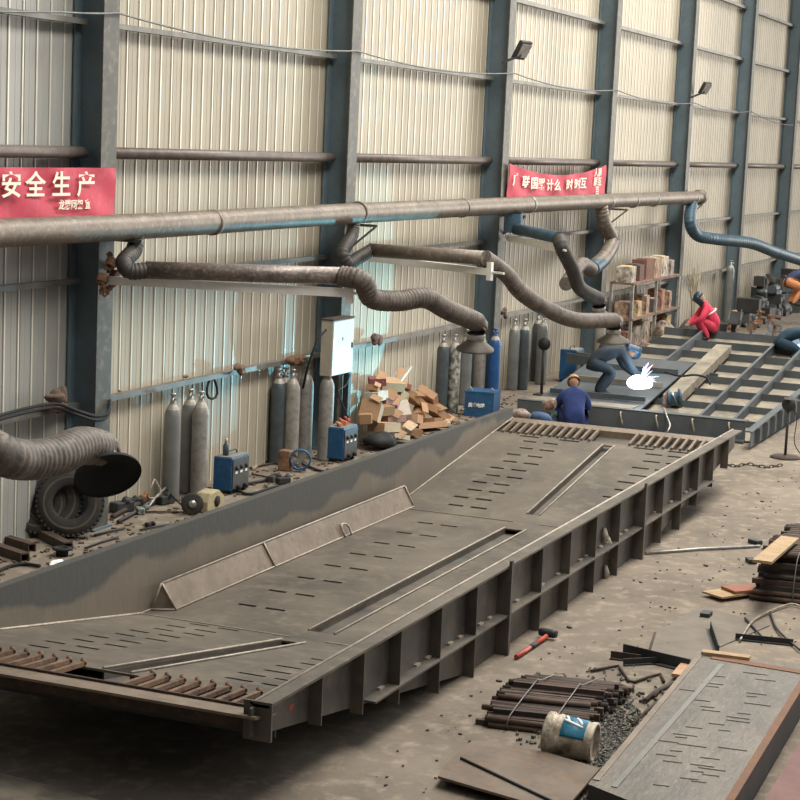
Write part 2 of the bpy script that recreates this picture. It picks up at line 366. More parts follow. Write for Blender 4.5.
for k in range(5):
    x = 19.17+7*k; mb = MB(); mb.bar((x+.1, -.42, 3.44), (x+.1, 0, 3.44), .05, .04); mb.bar((x+.1, -.38, 3.42), (x+.1, 0, 3.1), .03, .03)
    mb.build('wall_bracket', M['rail'], D)

def hood_at(par, c, axis, r, m_out, m_in, h=.10):
    axis = V(axis).normalized()
    MB().lathe([(.11, -h-.05), (.115, -h), (r*.98, -.015), (r, 0), (r, .012)], c, axis, 32).build('hood', m_out, par)
    MB().lathe([(r*.97, .0), (r*.5, -h*.45), (.0, -h*.9)], c, axis, 32).build('hood_lining', m_in, par)
    MB().lathe([(.118, -h-.10), (.124, -h-.06), (.114, -h-.03)], c, axis, 20).build('hose_clamp', M['zinc'], par)
def arm(label, piv, end, mat_h, hctrl, hoodc, hax, hr, drop, duct_m, rail=True, start=None):
    piv = V(piv); end = V(end); t = thing('extraction_arm', piv, label, 'extraction arm', 'fume extraction arms')
    d = (end-piv).normalized(); up = V((0, 0, .19))
    if rail:
        MB().bar(piv, end, .06, .10).build('support_rail', M['white'], t)
        MB().bar(end-d*.02, end+d*.28, .03, .03).build('rail_tip', M['white'], t)
        MB().bar(end-V((0, 0, .12)), end+V((0, 0, .14)), .05, .09, up=d).build('end_bracket', M['white'], t)
    a = start if start is not None else piv+d*.45+up; e = end-d*.12+up
    MB().tube([a, e], .102, 20).build('rigid_tube', duct_m, t)
    mb = MB(); hose(mb, drop+[a+d*.03], .10); mb.build('inlet_hose', M['hosei'] if duct_m is not M['bluehose'] else M['bluehose'], t)
    axn = V(hax).normalized(); mb = MB(); hose(mb, [e]+hctrl[:-1]+[V(hoodc)-axn*.34, V(hoodc)-axn*.26], .125); mb.build('flexible_hose', mat_h, t)
    hood_at(t, hoodc, hax, hr, M['hood'], M['hoodin'])
    return t
M['bluehose'] = mat('blue_grey_hose', '#3b5665', '#2c4350', 5, .5, .1, 0, '#527080', 15)
M['duct2'] = mat('foil_duct', '#8b8079', '#6b615a', 5, .4, .4, .4, '#c2b9b2', 22)
def P(px, py, y): return gy(px, py, y)
# arm on the first column
e1 = V((19.88, -2.80, 2.975)); p1 = V((19.07, -.08, 2.975))
a1 = arm('Extraction arm with foil tube and white rail, hose drooping above the blue toolbox', p1, e1, M['hose'],
    [P(362, 281, -2.95), P(372, 298, -3.0), P(398, 301, -3.2), P(425, 298, -3.4), P(448, 310, -3.5), P(468, 331, -3.6)], P(475, 349, -3.6), (.12, .05, -1), .235,
    [P(136, 236, -.25), P(134, 250, -.27), P(124, 262, -.32), P(130, 271, -.42)], M['duct2'], start=P(146, 270, -.55))
mb = MB()
for i in range(16): mb.obox((19.07+rnd.uniform(-.13, .1), -.06-rnd.uniform(0, .08), 2.98+rnd.uniform(-.15, .3)), (rnd.uniform(.04, .1),)*3, (rnd.random(), rnd.random(), 0))
mb.build('rusty_pivot', M['rust'], a1)
# arm on the second column
p2 = V((26.55, -.1, 2.94)); e2 = V((25.41, -2.54, 2.935))
a2 = arm('Extraction arm with dull tube, long thick hose down to the hood over the bending welder', p2, e2, M['hose'],
    [P(506, 274, -2.6), P(521, 292, -2.75), P(545, 308, -2.9), P(575, 320, -3.05), P(600, 326, -3.15)], P(613, 341, -3.2), (.1, .0, -1), .27,
    [P(354, 218, -.25), P(352, 235, -.27), P(343, 252, -.3), P(348, 264, -.36), P(358, 258, -.42)], M['duct'], start=P(370, 250, -.5))
# arm on the third column
p3 = V((33.25, -.1, 3.03)); e3 = V((30.55, -1.97, 3.03))
a3 = arm('Extraction arm with short blue-grey tube bending steeply down, hood with turquoise edge', p3, e3, M['hosei'],
    [P(562, 248, -2.0), P(572, 268, -2.05), P(580, 288, -2.1), P(590, 304, -2.15)], P(599, 317, -2.2), (.3, 0, -1), .24,
    [V((33.3, -.25, 3.5)), V((33.2, -.3, 3.3))], M['bluehose'])
MB().lathe([(.17, 3.5), (.17, 3.15)], (32.9, -.3, 0), (0, 0, 1), 18).build('inlet_stub', M['bluehose'], a3)
# fourth: hanging pale blue hose looped onto the column
t = thing('extraction_arm', (40.2, -.3, 3.3), 'Pale blue-grey hanging hose bending back across the fourth column without a hood', 'extraction arm', 'fume extraction arms')
mb = MB(); hose(mb, [P(601, 206, -.25), P(604, 222, -.3), P(612, 240, -.35), P(605, 256, -.5), P(590, 270, -.7)], .15, ring=.08); mb.build('flexible_hose', M['duct'], t)
mb = MB(); hose(mb, [P(613, 236, -.35), P(612, 244, -.35), P(604, 258, -.5), P(592, 269, -.7)], .16, ring=.08); mb.build('lower_hose', M['bluehose'], t)
mb = MB(); hose(mb, [P(592, 269, -.7), P(582, 264, -1.0), P(572, 275, -1.2), P(566, 284, -1.4)], .13, ring=.08); mb.build('hose_tail', M['hose'], t)
t = thing('extraction_arm', (46.3, -.3, 3.3), 'Dark blue hose dropping from the main duct end and running off right', 'extraction arm', 'fume extraction arms')
mb = MB(); hose(mb, [P(692, 204, -.3), P(690, 222, -.4), P(697, 235, -.5), P(715, 239, -.8), P(750, 243, -1.3), P(775, 252, -1.6), P(812, 264, -2.0)], .15, ring=.1); mb.build('flexible_hose', M['bluehose'], t)
# nearest arm: hood coming in from the left edge
t = thing('extraction_arm', (14.2, -1.0, 2.975), 'Nearest extraction hose at the left edge, ribbed and ending in a big black dish hood', 'extraction arm', 'fume extraction arms')
yh = -4.0
hc = P(107.5, 475, yh-.05); hax = (CAM-hc).normalized()*.6+(RT*.25-UP*.97)*.8; hx = hax.normalized()
mb = MB(); hose(mb, [(11.9, -1.2, 3.1), P(-70, 395, -3.0), P(-30, 432, -3.6), P(0, 454, yh), P(28, 460, yh), P(58, 455, yh), P(80, 446, yh+.05), hc-hx*.26, hc-hx*.2], .15, ring=.06, seg=24); mb.build('flexible_hose', M['hose'], t)
hc = P(107.5, 475, yh-.05); hax = (CAM-hc).normalized()*.6+(RT*.25-UP*.97)*.8; hood_at(t, hc, hax, .265, M['black'], M['hoodin'], .13)
MB().tube([(11.9, -1.2, 3.1), (12.2, .0, 3.1)], .108, 16).build('rigid_tube', M['duct'], t)
MB().bar((12.17, -.1, 2.95), (11.9, -1.5, 2.95), .05, .07).build('support_rail', M['white'], t)

# ---- banners
def text_mesh(name, cu, m):
    tmp = bpy.data.objects.new('tmp', cu); C.objects.link(tmp); bpy.context.view_layer.update()
    me = bpy.data.meshes.new_from_object(tmp.evaluated_get(bpy.context.evaluated_depsgraph_get()))
    bpy.data.objects.remove(tmp); me.materials.clear(); me.materials.append(m)
    o = bpy.data.objects.new(name, me); C.objects.link(o); return o
def banner(name, label, xa, xb, zt_, zb_, sagt, y, rows):
    t = thing(name, ((xa+xb)/2, y, zt_), label, 'banner')
    n = 60; k = 14; mb = MB(); vs = []
    def pos(u, v, off=0):
        x = xa+(xb-xa)*u; s = sagt*4*u*(1-u); zz = (zt_-s)*(1-v)+(zb_-s*.2)*v
        return V((x, y-.02-off+.03*math.sin(u*9+v*3)*(.3+v)*.5+.015*math.sin(u*31-v*6), zz))
    for j in range(k+1):
        for i in range(n+1): vs.append(pos(i/n, j/k))
    for j in range(k+1):
        for i in range(n+1): vs.append(pos(i/n, j/k)+V((0, .006, 0)))
    o2 = (n+1)*(k+1); fs = []
    for j in range(k):
        for i in range(n):
            a = j*(n+1)+i; fs.append((a, a+1, a+n+2, a+n+1)); fs.append((o2+a, o2+a+n+1, o2+a+n+2, o2+a+1))
    mb.add(vs, fs, 0, True); mb.build('cloth', M['banner'], t)
    for txt, u, v, size, sx in rows:
        cu = bpy.data.curves.new('lettering', 'FONT'); cu.body = txt; cu.size = size; cu.extrude = .002; cu.align_x = 'CENTER'; cu.align_y = 'CENTER'; cu.offset = size*.018
        o = text_mesh('lettering', cu, M['lettering'])
        p = pos(u, v, .035); o.parent = t; o.location = p-V(t.location); o.rotation_euler = (math.pi/2, 0, 0); o.scale = (sx, 1, 1)
    return t
M['banner'] = mat('red_cloth', '#c8475a', '#b23a4d', 3, .7, 0, 0, '#d86f7c', 6)
M['lettering'] = mat('cream_lettering', '#efe6d2')
W = 5.6; xa = 13.75; xb = 19.2
uu = lambda px: (P(px-4, 190, -.05).x-xa)/(xb-xa)
banner('slogan_banner', 'Nearest red cloth banner with large cream Chinese characters, hung at the left column', xa, xb, 4.27, 3.66, 0, -.05,
    [('安', uu(10), .33, .29, 1.35), ('全', uu(36.5), .33, .29, 1.35), ('生', uu(61.5), .33, .29, 1.35), ('产', uu(86.5), .33, .29, 1.35), ('龙腾网架 宣', uu(75), .68, .115, 1.1)])
xa2, xb2 = 33.2, 39.55
u2 = lambda px: (P(px, 185, -.05).x-xa2)/(xb2-xa2)
banner('slogan_banner', 'Farther sagging red cloth banner with small cream writing between two columns', xa2, xb2, 4.40, 3.66, .22, -.05,
    [(c, u2(px), .38+.0, .24, 1.9) for c, px in (('广', 514), ('联', 524), ('国', 531), ('器', 539), ('计', 547), ('么', 554), ('时', 567), ('时', 575), ('互', 582))]+[('人质\n质互\n百', u2(595), .42, .19, 1.5)])
# ---- floodlights and cable
for k, (px, py, lab) in enumerate(((522, 50, 'Square floodlight on the third column, beside the nearer yellow-lit bay'), (705, 88, 'Square floodlight on the fifth column, the farther one'))):
    c = P(px, py, -.25); t = thing('floodlight', c, lab, 'floodlight', 'floodlights on the columns')
    MB().obox(c, (.36, .07, .36 if k == 0 else .32), (.5, 0, -.25)).build('housing', M['dark'], t, .01)
    MB().obox(c+V((0, -.045, -.02)), (.30, .02, .26), (.5, 0, -.25)).build('lens', M['zinc'], t)
    MB().bar(c+V((-.05, 0, -.1)), V((c.x-.35, -.01, c.z-.25)), .04, .04).build('bracket', M['dark'], t)
t = thing('power_cable', (26, -.05, 6), 'Thin pale power cable sagging from column to column high on the wall', 'cable')
zs = [(12.17, 6.07)]+[(19.05+7*k, [6.08, 6.13, 6.15, 6.2, 6.2, 6.22, 6.2][k]) for k in range(7)]
zs = [(x, z) for x, z in zs]; mb = MB()
def cz(px, py): q = P(px, py, -.03); return (q.x, q.z)
pts = []
anch = [cz(-60, 9), cz(62, 12), cz(118, 13), cz(357, 51), cz(514, 73), cz(617, 90), cz(695, 103), cz(751, 111), cz(797, 125)]
for (xa, za), (xb, zb_) in zip(anch[:-1], anch[1:]):
    for i in range(12):
        u = i/12; s = (.12 if xb-xa > 3 else .01)*4*u*(1-u); pts.append((xa+(xb-xa)*u, -.03, za+(zb_-za)*u-s))
mb.tube(pts, .012, 6); mb.build('cable', M['rail'], t)
# ================================================================ people
def limb_graph(J, E, R, order_root):
    me = bpy.data.meshes.new('sk'); names = [n for n in J if n in R]; idx = {n: i for i, n in enumerate(names)}
    me.from_pydata([V(J[n]) for n in names], [(idx[a], idx[b]) for a, b in E], [])
    o = bpy.data.objects.new('sk', me); C.objects.link(o)
    sk = o.modifiers.new('s', 'SKIN'); sk.use_smooth_shade = True; sk.branch_smoothing = .3
    sv = me.skin_vertices[0].data
    for n in names:
        r = R[n]; sv[idx[n]].radius = (r, r) if not isinstance(r, tuple) else r; sv[idx[n]].use_root = (n == order_root)
    ss = o.modifiers.new('u', 'SUBSURF'); ss.levels = 2; ss.render_levels = 2
    bpy.context.view_layer.update()
    out = bpy.data.meshes.new_from_object(o.evaluated_get(bpy.context.evaluated_depsgraph_get()))
    bpy.data.objects.remove(o); return out
def seg_dist(p, a, b):
    d = b-a; t = max(0, min(1, (p-a).dot(d)/max(d.length_squared, 1e-9))); return (p-a-d*t).length
def person(loc, rz, J, label, cols, headgear, kind_hg, mask=None, skin='#b58a6c', stripe=None):
    """J: joints in metres, figure faces +Y."""
    t = thing('person', loc, label, 'person')
    t.rotation_euler.z = rz
    J = {k: V(v) for k, v in J.items()}
    J['chest2'] = (J['chest']+J['neck'])/2+(J['chest']-J['belly']).normalized()*.0
    E = [('pelvis', 'belly'), ('belly', 'chest'), ('chest', 'neck'), ('neck', 'head0')]; R = dict(pelvis=(.19, .16), belly=(.19, .16), chest=(.21, .17), neck=.068, head0=.06)
    J.pop('chest2')
    for s in 'LR':
        E += [('chest', 'sh'+s), ('sh'+s, 'el'+s), ('el'+s, 'wr'+s), ('wr'+s, 'pa'+s), ('pelvis', 'hip'+s), ('hip'+s, 'kn'+s), ('kn'+s, 'an'+s), ('an'+s, 'toe'+s)]
        J['pa'+s] = J['wr'+s]+(J['wr'+s]-J['el'+s]).normalized()*.07
        R.update({'sh'+s: .10, 'el'+s: .070, 'wr'+s: .045, 'pa'+s: (.04, .024), 'hip'+s: .13, 'kn'+s: .092, 'an'+s: .062, 'toe'+s: .045})
    me = limb_graph(J, E, R, 'pelvis')
    ms = [mat('jacket', cols[0], cols[1], 8, .85, 0, .3), mat('trousers', cols[2], cols[3], 8, .85, 0, .3), mat('skin', skin), mat('boots', '#2a2624')]
    for m in ms: me.materials.append(m)
    reg = [(('pelvis', 'belly'), 0), (('belly', 'chest'), 0), (('chest', 'neck'), 0), (('neck', 'head0'), 2)]
    for s in 'LR': reg += [(('chest', 'sh'+s), 0), (('sh'+s, 'el'+s), 0), (('el'+s, 'wr'+s), 0), (('wr'+s, 'pa'+s), 2), (('hip'+s, 'kn'+s), 1), (('kn'+s, 'an'+s), 1), (('an'+s, 'toe'+s), 3)]
    for p in me.polygons:
        c = p.center; best = min(reg, key=lambda q: seg_dist(c, J[q[0][0]], J[q[0][1]])/(1 if q[1] != 0 else 1.15)); p.material_index = best[1]; p.use_smooth = True
    # head and fingers joined into the same body mesh
    mb = MB(); hd = (J['head']-J['head0']).normalized(); fwd = V((0, 1, 0)); fwd = (fwd-hd*fwd.dot(hd)).normalized() if abs(fwd.dot(hd)) < .95 else V((0, 0, 1)).cross(V((1, 0, 0)))
    sd = fwd.cross(hd); hc = J['head']; vs = []; seg = 16; rings = 12
    for i in range(rings+1):
        th = math.pi*i/rings
        for k in range(seg):
            ph = 2*math.pi*k/seg; x, y, z = math.sin(th)*math.cos(ph), math.sin(th)*math.sin(ph), math.cos(th)
            wx = .077*(1 if z > -.2 else 1-.3*(-z-.2)); wy = .098*(1 if z > -.3 else 1-.15*(-z-.3)); vs.append(hc+sd*x*wx+fwd*(y*wy+(.008 if z < -.4 and y > 0 else 0))+hd*z*.118)
    fs = [(i*seg+k, (i+1)*seg+k, (i+1)*seg+(k+1) % seg, i*seg+(k+1) % seg) for i in range(rings) for k in range(seg)]
    mb.add(vs, fs, 2, True)
    mb.tube([hc+fwd*.088+hd*.02, hc+fwd*.112-hd*.02, hc+fwd*.095-hd*.032], [.008, .015, .009], 8, mi=2)          # nose
    for e in (-1, 1):
        mb.sphere(hc+sd*e*.03+fwd*.086+hd*.018, (.012, .008, .007), 8, 6, mi=3)                                     # eyes
        mb.sphere(hc+sd*e*.078-fwd*.005, (.012, .022, .032), 8, 6, mi=2)                                            # ears
    mb.tube([hc+fwd*.09-hd*.055-sd*.02, hc+fwd*.096-hd*.056, hc+fwd*.09-hd*.055+sd*.02], .006, 6, mi=3)           # mouth
    for s in 'LR':
        d = (J['pa'+s]-J['wr'+s]).normalized(); a = V((1, 0, 0)); a = (a-d*a.dot(d)); a = a.normalized() if a.length > .2 else V((0, 1, 0)); n = d.cross(a)
        for q, (o_, L) in enumerate(((-.027, .068), (-.009, .078), (.009, .074), (.027, .058))):
            b0 = J['pa'+s]+a*o_-d*.01; mb.tube([b0, b0+d*L*.5, b0+d*L*.85+n*.015, b0+d*L+n*.035], [.0095, .009, .008, .006], 7, mi=2)
        b0 = J['wr'+s]+d*.03+a*.025; mb.tube([b0, b0+a*.03+d*.025, b0+a*.04+d*.055+n*.01], [.011, .01, .007], 7, mi=2)
    o_ = len(me.vertices)
    vs = [v.co.copy() for v in me.vertices]+[V(v) for v in mb.v]; fs = [tuple(p.vertices) for p in me.polygons]+[tuple(i+o_ for i in f) for f in mb.f]
    mi = [p.material_index for p in me.polygons]+mb.m
    m2 = bpy.data.meshes.new('body'); m2.from_pydata(vs, [], fs)
    for m in ms: m2.materials.append(m)
    m2.polygons.foreach_set('material_index', mi); m2.polygons.foreach_set('use_smooth', [True]*len(fs)); m2.update()
    o = bpy.data.objects.new('body', m2); C.objects.link(o); o.parent = t
    # headgear
    mb = MB(); q = V((0, 0, 1)).rotation_difference(hd)
    def loc_(x, y, z): return hc+sd*x+fwd*y+hd*z
    vs = []; seg = 20; rings = 8
    for i in range(rings+1):
        th = math.pi*.5*i/rings
        for k in range(seg):
            ph = 2*math.pi*k/seg; vs.append(loc_(.098*math.sin(th)*math.cos(ph), .118*math.sin(th)*math.sin(ph), .02+.118*math.cos(th)))
    for k in range(seg):
        ph = 2*math.pi*k/seg; e = 1.1 if kind_hg != 'mask' else 1.0; vs.append(loc_(.098*e*math.cos(ph), .118*e*math.sin(ph)+(.03 if math.sin(ph) > .5 else 0), .012))
    n = rings+2; fs = [(i*seg+k, (i+1)*seg+k, (i+1)*seg+(k+1) % seg, i*seg+(k+1) % seg) for i in range(n-1) for k in range(seg)]
    mb.add(vs, fs, 0, True)
    MBl = mb; MBl.v = [tuple(V(v)) for v in mb.v]
    h = mb.build('helmet' if kind_hg != 'cap' else 'cap', headgear); h.parent = t
    if kind_hg == 'mask':
        mb = MB(); vs = []
        for j in range(6):
            z = .09-.052*j
            for k in range(11):
                a = math.pi*(k/10); vs.append(loc_(.105*math.cos(a)*(1-.05*j), .135*math.sin(a)*(1-.04*j)+.01, z))
        fs = [(j*11+k, j*11+k+1, (j+1)*11+k+1, (j+1)*11+k) for j in range(5) for k in range(10)]
        mb.add(vs, fs, 0, True); f = mb.build('welding_mask', headgear); f.parent = t
        so = f.modifiers.new('thick', 'SOLIDIFY'); so.thickness = .006
    if stripe:
        mb = MB(); a = J['belly']*.35+J['chest']*.65; d = (J['chest']-J['belly']).normalized(); pts = []
        x_ = V((1, 0, 0)); n_ = d.cross(x_).normalized()
        for k in range(25): ph = 2*math.pi*k/24; pts.append(a+x_*math.cos(ph)*.195+n_*math.sin(ph)*.15)
        mb.tube(pts, .018, 6, cap=False); f = mb.build('reflective_band', stripe); f.parent = t
    return t
squat = dict(pelvis=(0, -.05, .30), belly=(0, .02, .48), chest=(0, .14, .66), neck=(0, .22, .80), head0=(0, .25, .84), head=(0, .32, .90),
    shL=(-.17, .17, .70), shR=(.17, .17, .70), elL=(-.27, .30, .48), elR=(.27, .30, .48), wrL=(-.13, .48, .36), wrR=(.13, .48, .36),
    hipL=(-.1, -.03, .28), hipR=(.1, -.03, .28), knL=(-.2, .36, .46), knR=(.2, .36, .46), anL=(-.17, .12, .08), anR=(.17, .12, .08), toeL=(-.19, .32, .045), toeR=(.19, .32, .045))
crouch = dict(pelvis=(0, -.30, .62), belly=(0, -.12, .76), chest=(0, .14, .84), neck=(0, .32, .84), head0=(0, .36, .84), head=(0, .46, .80),
    shL=(-.18, .2, .82), shR=(.18, .2, .82), elL=(-.25, .34, .54), elR=(.26, .36, .56), wrL=(-.1, .52, .38), wrR=(.14, .58, .38),
    hipL=(-.11, -.28, .60), hipR=(.11, -.28, .60), knL=(-.2, .10, .46), knR=(.2, .08, .46), anL=(-.19, -.15, .08), anR=(.19, -.18, .08), toeL=(-.2, .08, .045), toeR=(.2, .05, .045))
bend = dict(pelvis=(0, -.22, .50), belly=(0, -.05, .60), chest=(0, .16, .66), neck=(0, .33, .66), head0=(0, .37, .66), head=(0, .46, .64),
    shL=(-.17, .22, .64), shR=(.17, .22, .64), elL=(-.24, .33, .38), elR=(.26, .36, .40), wrL=(-.1, .50, .26), wrR=(.14, .56, .26),
    hipL=(-.1, -.2, .48), hipR=(.1, -.2, .48), knL=(-.2, .14, .30), knR=(.17, .05, .08), anL=(-.19, -.08, .08), anR=(.15, -.35, .08), toeL=(-.2, .12, .045), toeR=(.15, -.48, .05))
def facing(px, py, z=0): pass
p = gx(573, 427, 29.6); 
person((29.6, p.y-.0, 0), math.radians(-68), squat, 'Worker in bright blue overalls and tan helmet squatting with back to the camera', ('#33477f', '#26356a', '#2e3f70', '#222f58'), mat('tan_helmet', '#c9a36f', '#b08a58', 9, .5), 'cap')
p = gx(606, 397, 32.6)
WLD = V((32.6, p.y, .35))
person(WLD, math.radians(-150), crouch, 'Welder in dark clothes kneeling and bent over the blinding arc on the frame', ('#2e3c46', '#232e36', '#2f3f4a', '#26323b'), mat('blue_helmet', '#2f4f66', '#243f52', 6, .4), 'mask')
p = gx(712, 341, 39.0)
person((39.0, p.y, max(p.z, .0)), math.radians(25), squat, 'Worker in red jacket with pale bands crouching, dark welding mask on', ('#d8405a', '#c22f4a', '#cf3b55', '#b52e45'), mat('dark_helmet', '#2b3a48', '#202c36', 6, .4), 'mask', stripe=mat('pale_band', '#e6d3d0'))
p = gx(791, 372, 38.0)
person((38.0, p.y, max(p.z, 0)), math.radians(-150), crouch, 'Welder in dark blue half cut off by the right edge, small cyan arc beside', ('#23404f', '#1c3442', '#26404e', '#1d3340'), mat('navy_helmet', '#223543', '#1a2a36', 6, .4), 'mask')
p = gx(797, 306, 47.5)
person((47.5, p.y, max(p.z, 0)), math.radians(-150), crouch, 'Worker in orange trousers and navy top bending, cut by the right edge', ('#3a4466', '#2c3552', '#d08f62', '#b9794f'), mat('navy_cap', '#2b3350', '#222840', 6, .6), 'cap')

# ---- welding arcs: they give off light
def arc(c, power, r, label, hexc='#eaf4ff'):
    t = thing('welding_arc', c, label, 'welding arc'); c = V(c); r2 = random.Random(5)
    mb = MB(); mb.sphere(c, (r, r, r*.62), 16, 12); mb.v = [tuple(V(v)+(V(v)-c)*(.10*math.sin(17*V(v).y)+.10*math.sin(19*V(v).z+9*V(v).x))) for v in mb.v]; mb.build('glow_core', emit('arc_core', hexc, 5), t)
    for i in range(18):
        a = r2.uniform(-2.3, -.2); e = r2.uniform(.1, 1.3); L = r2.uniform(1.2, 2.1)*r; d = V((math.cos(a)*math.cos(e), math.sin(a)*math.cos(e), math.sin(e)))
        MB().tube([c+d*r*.5, c+d*L*.8, c+d*L+V((0, 0, -.02))], [.014, .009, .003], 5).build('spark', emit('spark', '#9cc4f0' if i % 3 else '#e8a0a8', 1.6), t)
    l = bpy.data.lights.new('arc_light', 'POINT'); l.energy = power; l.color = (.62, .82, 1); l.shadow_soft_size = .05
    o = bpy.data.objects.new('arc_light', l); C.objects.link(o); o.parent = t; o.location = (0, -.02, r+.14)
wc = gx(640, 382, 32.4)
arc(wc, 11, .21, 'Blinding blue-white welding arc with flying sparks before the bending welder')
wc2 = gx(797, 349, 38.6)
arc(wc2, 25, .07, 'Small cyan welding arc at the right edge of the picture', '#7fe3ff')
sl = bpy.data.lights.new('hidden_arc_light', 'SPOT'); sl.energy = 520; sl.color = (.22, .78, 1); sl.spot_size = math.radians(76); sl.spot_blend = .1; sl.shadow_soft_size = .02
so_ = bpy.data.objects.new('hidden_arc_light', sl); C.objects.link(so_); so_.location = (29.9, -2.3, .62)   # the squatting worker's own arc, screened by his body
so_.rotation_euler = (V((25.4, .3, 3.1))-so_.location).to_track_quat('-Z', 'Y').to_euler()

# ================================================================ second, unfinished hull frame
F2 = thing('hull_frame', (35, -4, 0), 'Unfinished steel hull grid of ribs and plates behind the long trough', 'steel frame')
def z2(x): return .22+max(0, x-31.5)*.115
M['f2'] = mat('blue_grey_steel', '#5a6064', '#454b4e', 1.5, .65, .15, .2, '#6d6c66', 6)
M['f2p'] = mat('dusty_plate', '#9c917e', '#736c60', 2.2, .75, .1, .3, '#565550', 5)
X0, X1 = 31.05, 39.5; Y0, Y1 = -5.43, -1.7
mb = MB(); mb.hexa([(X0, Y0, max(.01, z2(X0)-.2)), (X1, Y0, z2(X1)-.2), (X1, Y1, z2(X1)-.2), (X0, Y1, z2(X0)-.2), (X0, Y0, z2(X0)-.18), (X1, Y0, z2(X1)-.18), (X1, Y1, z2(X1)-.18), (X0, Y1, z2(X0)-.18)])
mb.build('bottom_plate', M['f2p'], F2)
mb = MB(); zz = lambda x: .30+.045*(x-30.3)
mb.hexa([(30.3, Y0-.012, .05), (43, Y0-.012, .05), (43, Y0, .05), (30.3, Y0, .05), (30.3, Y0-.012, zz(30.3)), (43, Y0-.012, zz(43)), (43, Y0, zz(43)), (30.3, Y0, zz(30.3))])
mb.bar((30.3, Y0+.03, zz(30.3)), (43, Y0+.03, zz(43)), .12, .02); mb.build('side_panel', M['f2'], F2)
for k in range(16):
    x = 30.7+.62*k; MB().box(x, x+.015, Y0-.08, Y0-.012, .06, zz(x)).build('stiffener', M['f2'], F2)
mb = MB(); mb.box(31.0, 31.02, -5.2, -1.2, .02, .36); mb.box(31.0, 31.22, -5.2, -1.2, .35, .37); mb.box(30.9, 31.0, -5.2, -1.2, .02, .05); mb.build('front_beam', M['f2'], F2)
for k in range(6):
    y = -4.95+.62*k; MB().tube(curve_pts([(30.99, y, .3), (30.93, y+.02, .33), (30.9, y, .25), (30.93, y-.03, .12)], .04), .014, 6).build('hook', M['weld'], F2)
for k in range(8):
    x = 31.9+1.02*k; mb = MB(); mb.box(x, x+.02, Y0, Y1, z2(x)-.19, z2(x)-.02); mb.build('cross_rib', M['f2'], F2)
for y in (-4.85, -4.25, -2.6):
    mb = MB(); mb.bar((31.1, y, z2(31.5)-.02), (31.5, y, z2(31.5)-.02), .02, .24, mi=0); mb.bar((31.5, y, z2(31.5)-.06), (X1, y, z2(X1)-.06), .02, .20); mb.bar((31.5, y, z2(31.5)+.045), (X1, y, z2(X1)+.045), .05, .012)
    mb.build('long_rib', M['f2'], F2)
MB().bar((32.7, -3.5, z2(32.7)+.02), (37.2, -3.4, z2(37.2)+.02), .30, .18).build('box_beam', M['f2p'], F2)
MB().box(31.1, 31.6, -3.2, -1.3, .36, .375).build('cover_plate', M['f2p'], F2)
mb = MB(); mb.hexa([(31.6, -3.2, .24), (35.6, -3.2, z2(35.6)+.03), (35.6, -1.3, z2(35.6)+.03), (31.6, -1.3, .24), (31.6, -3.2, .27), (35.6, -3.2, z2(35.6)+.06), (35.6, -1.3, z2(35.6)+.06), (31.6, -1.3, .27)]); mb.build('cover_plate', M['f2'], F2)
for k in range(3):
    x = 32.2+1.15*k; mb = MB(); mb.hexa([(x, -3.15, z2(x)+.066), (x+.05, -3.15, z2(x)+.07), (x+.05, -1.4, z2(x)+.07), (x, -1.4, z2(x)+.066), (x, -3.15, z2(x)+.15), (x+.05, -3.15, z2(x)+.15), (x+.05, -1.4, z2(x)+.15), (x, -1.4, z2(x)+.15)]); mb.build('plate_rib', M['f2p'] if k == 1 else M['f2'], F2)
# small round-end part standing on it
c = gx(667, 399, 32.3); t = thing('hose_drum', c, 'Blue-grey drum of hose with a brown end, standing on the far frame', 'hose drum')
MB().lathe([(0, 0), (.16, 0), (.16, .05), (.12, .05), (.12, .2), (.17, .2), (.17, .25), (0, .25)], c, (.3, -.9, .1), 18).build('drum', M['bluehose'], t)
MB().lathe([(.05, -.02), (.14, -.02), (.14, 0)], c, (.3, -.9, .1), 18).build('end_disc', mat('brown_disc', '#8d6355'), t)
for k in range(4): MB().tube([c+V((.05*k-.1, -.1, .13)), c+V((.05*k-.05, -.2, -.05))], .012, 6).build('rib_bar', M['zinc'], t)
t = thing('hose_line', gx(700, 383, 33), 'Black welding hose looping over the far frame beside the box beam', 'hose')
MB().tube(curve_pts([gx(665, 372, 33.5), gx(680, 376, 33.4), gx(695, 375, 33.3), gx(707, 378, 33.2), gx(710, 384, 33)], .05), .02, 7).build('hose', M['black'], t)
t = thing('hose_line', gx(670, 425, 30.8), 'Pale hose curling over the front beam of the far frame', 'hose')
MB().tube(curve_pts([gx(664, 408, 31.2), gx(667, 417, 30.9), gx(670, 426, 30.7), gx(667, 432, 30.6)], .05), .016, 7).build('hose', M['zinc'], t)
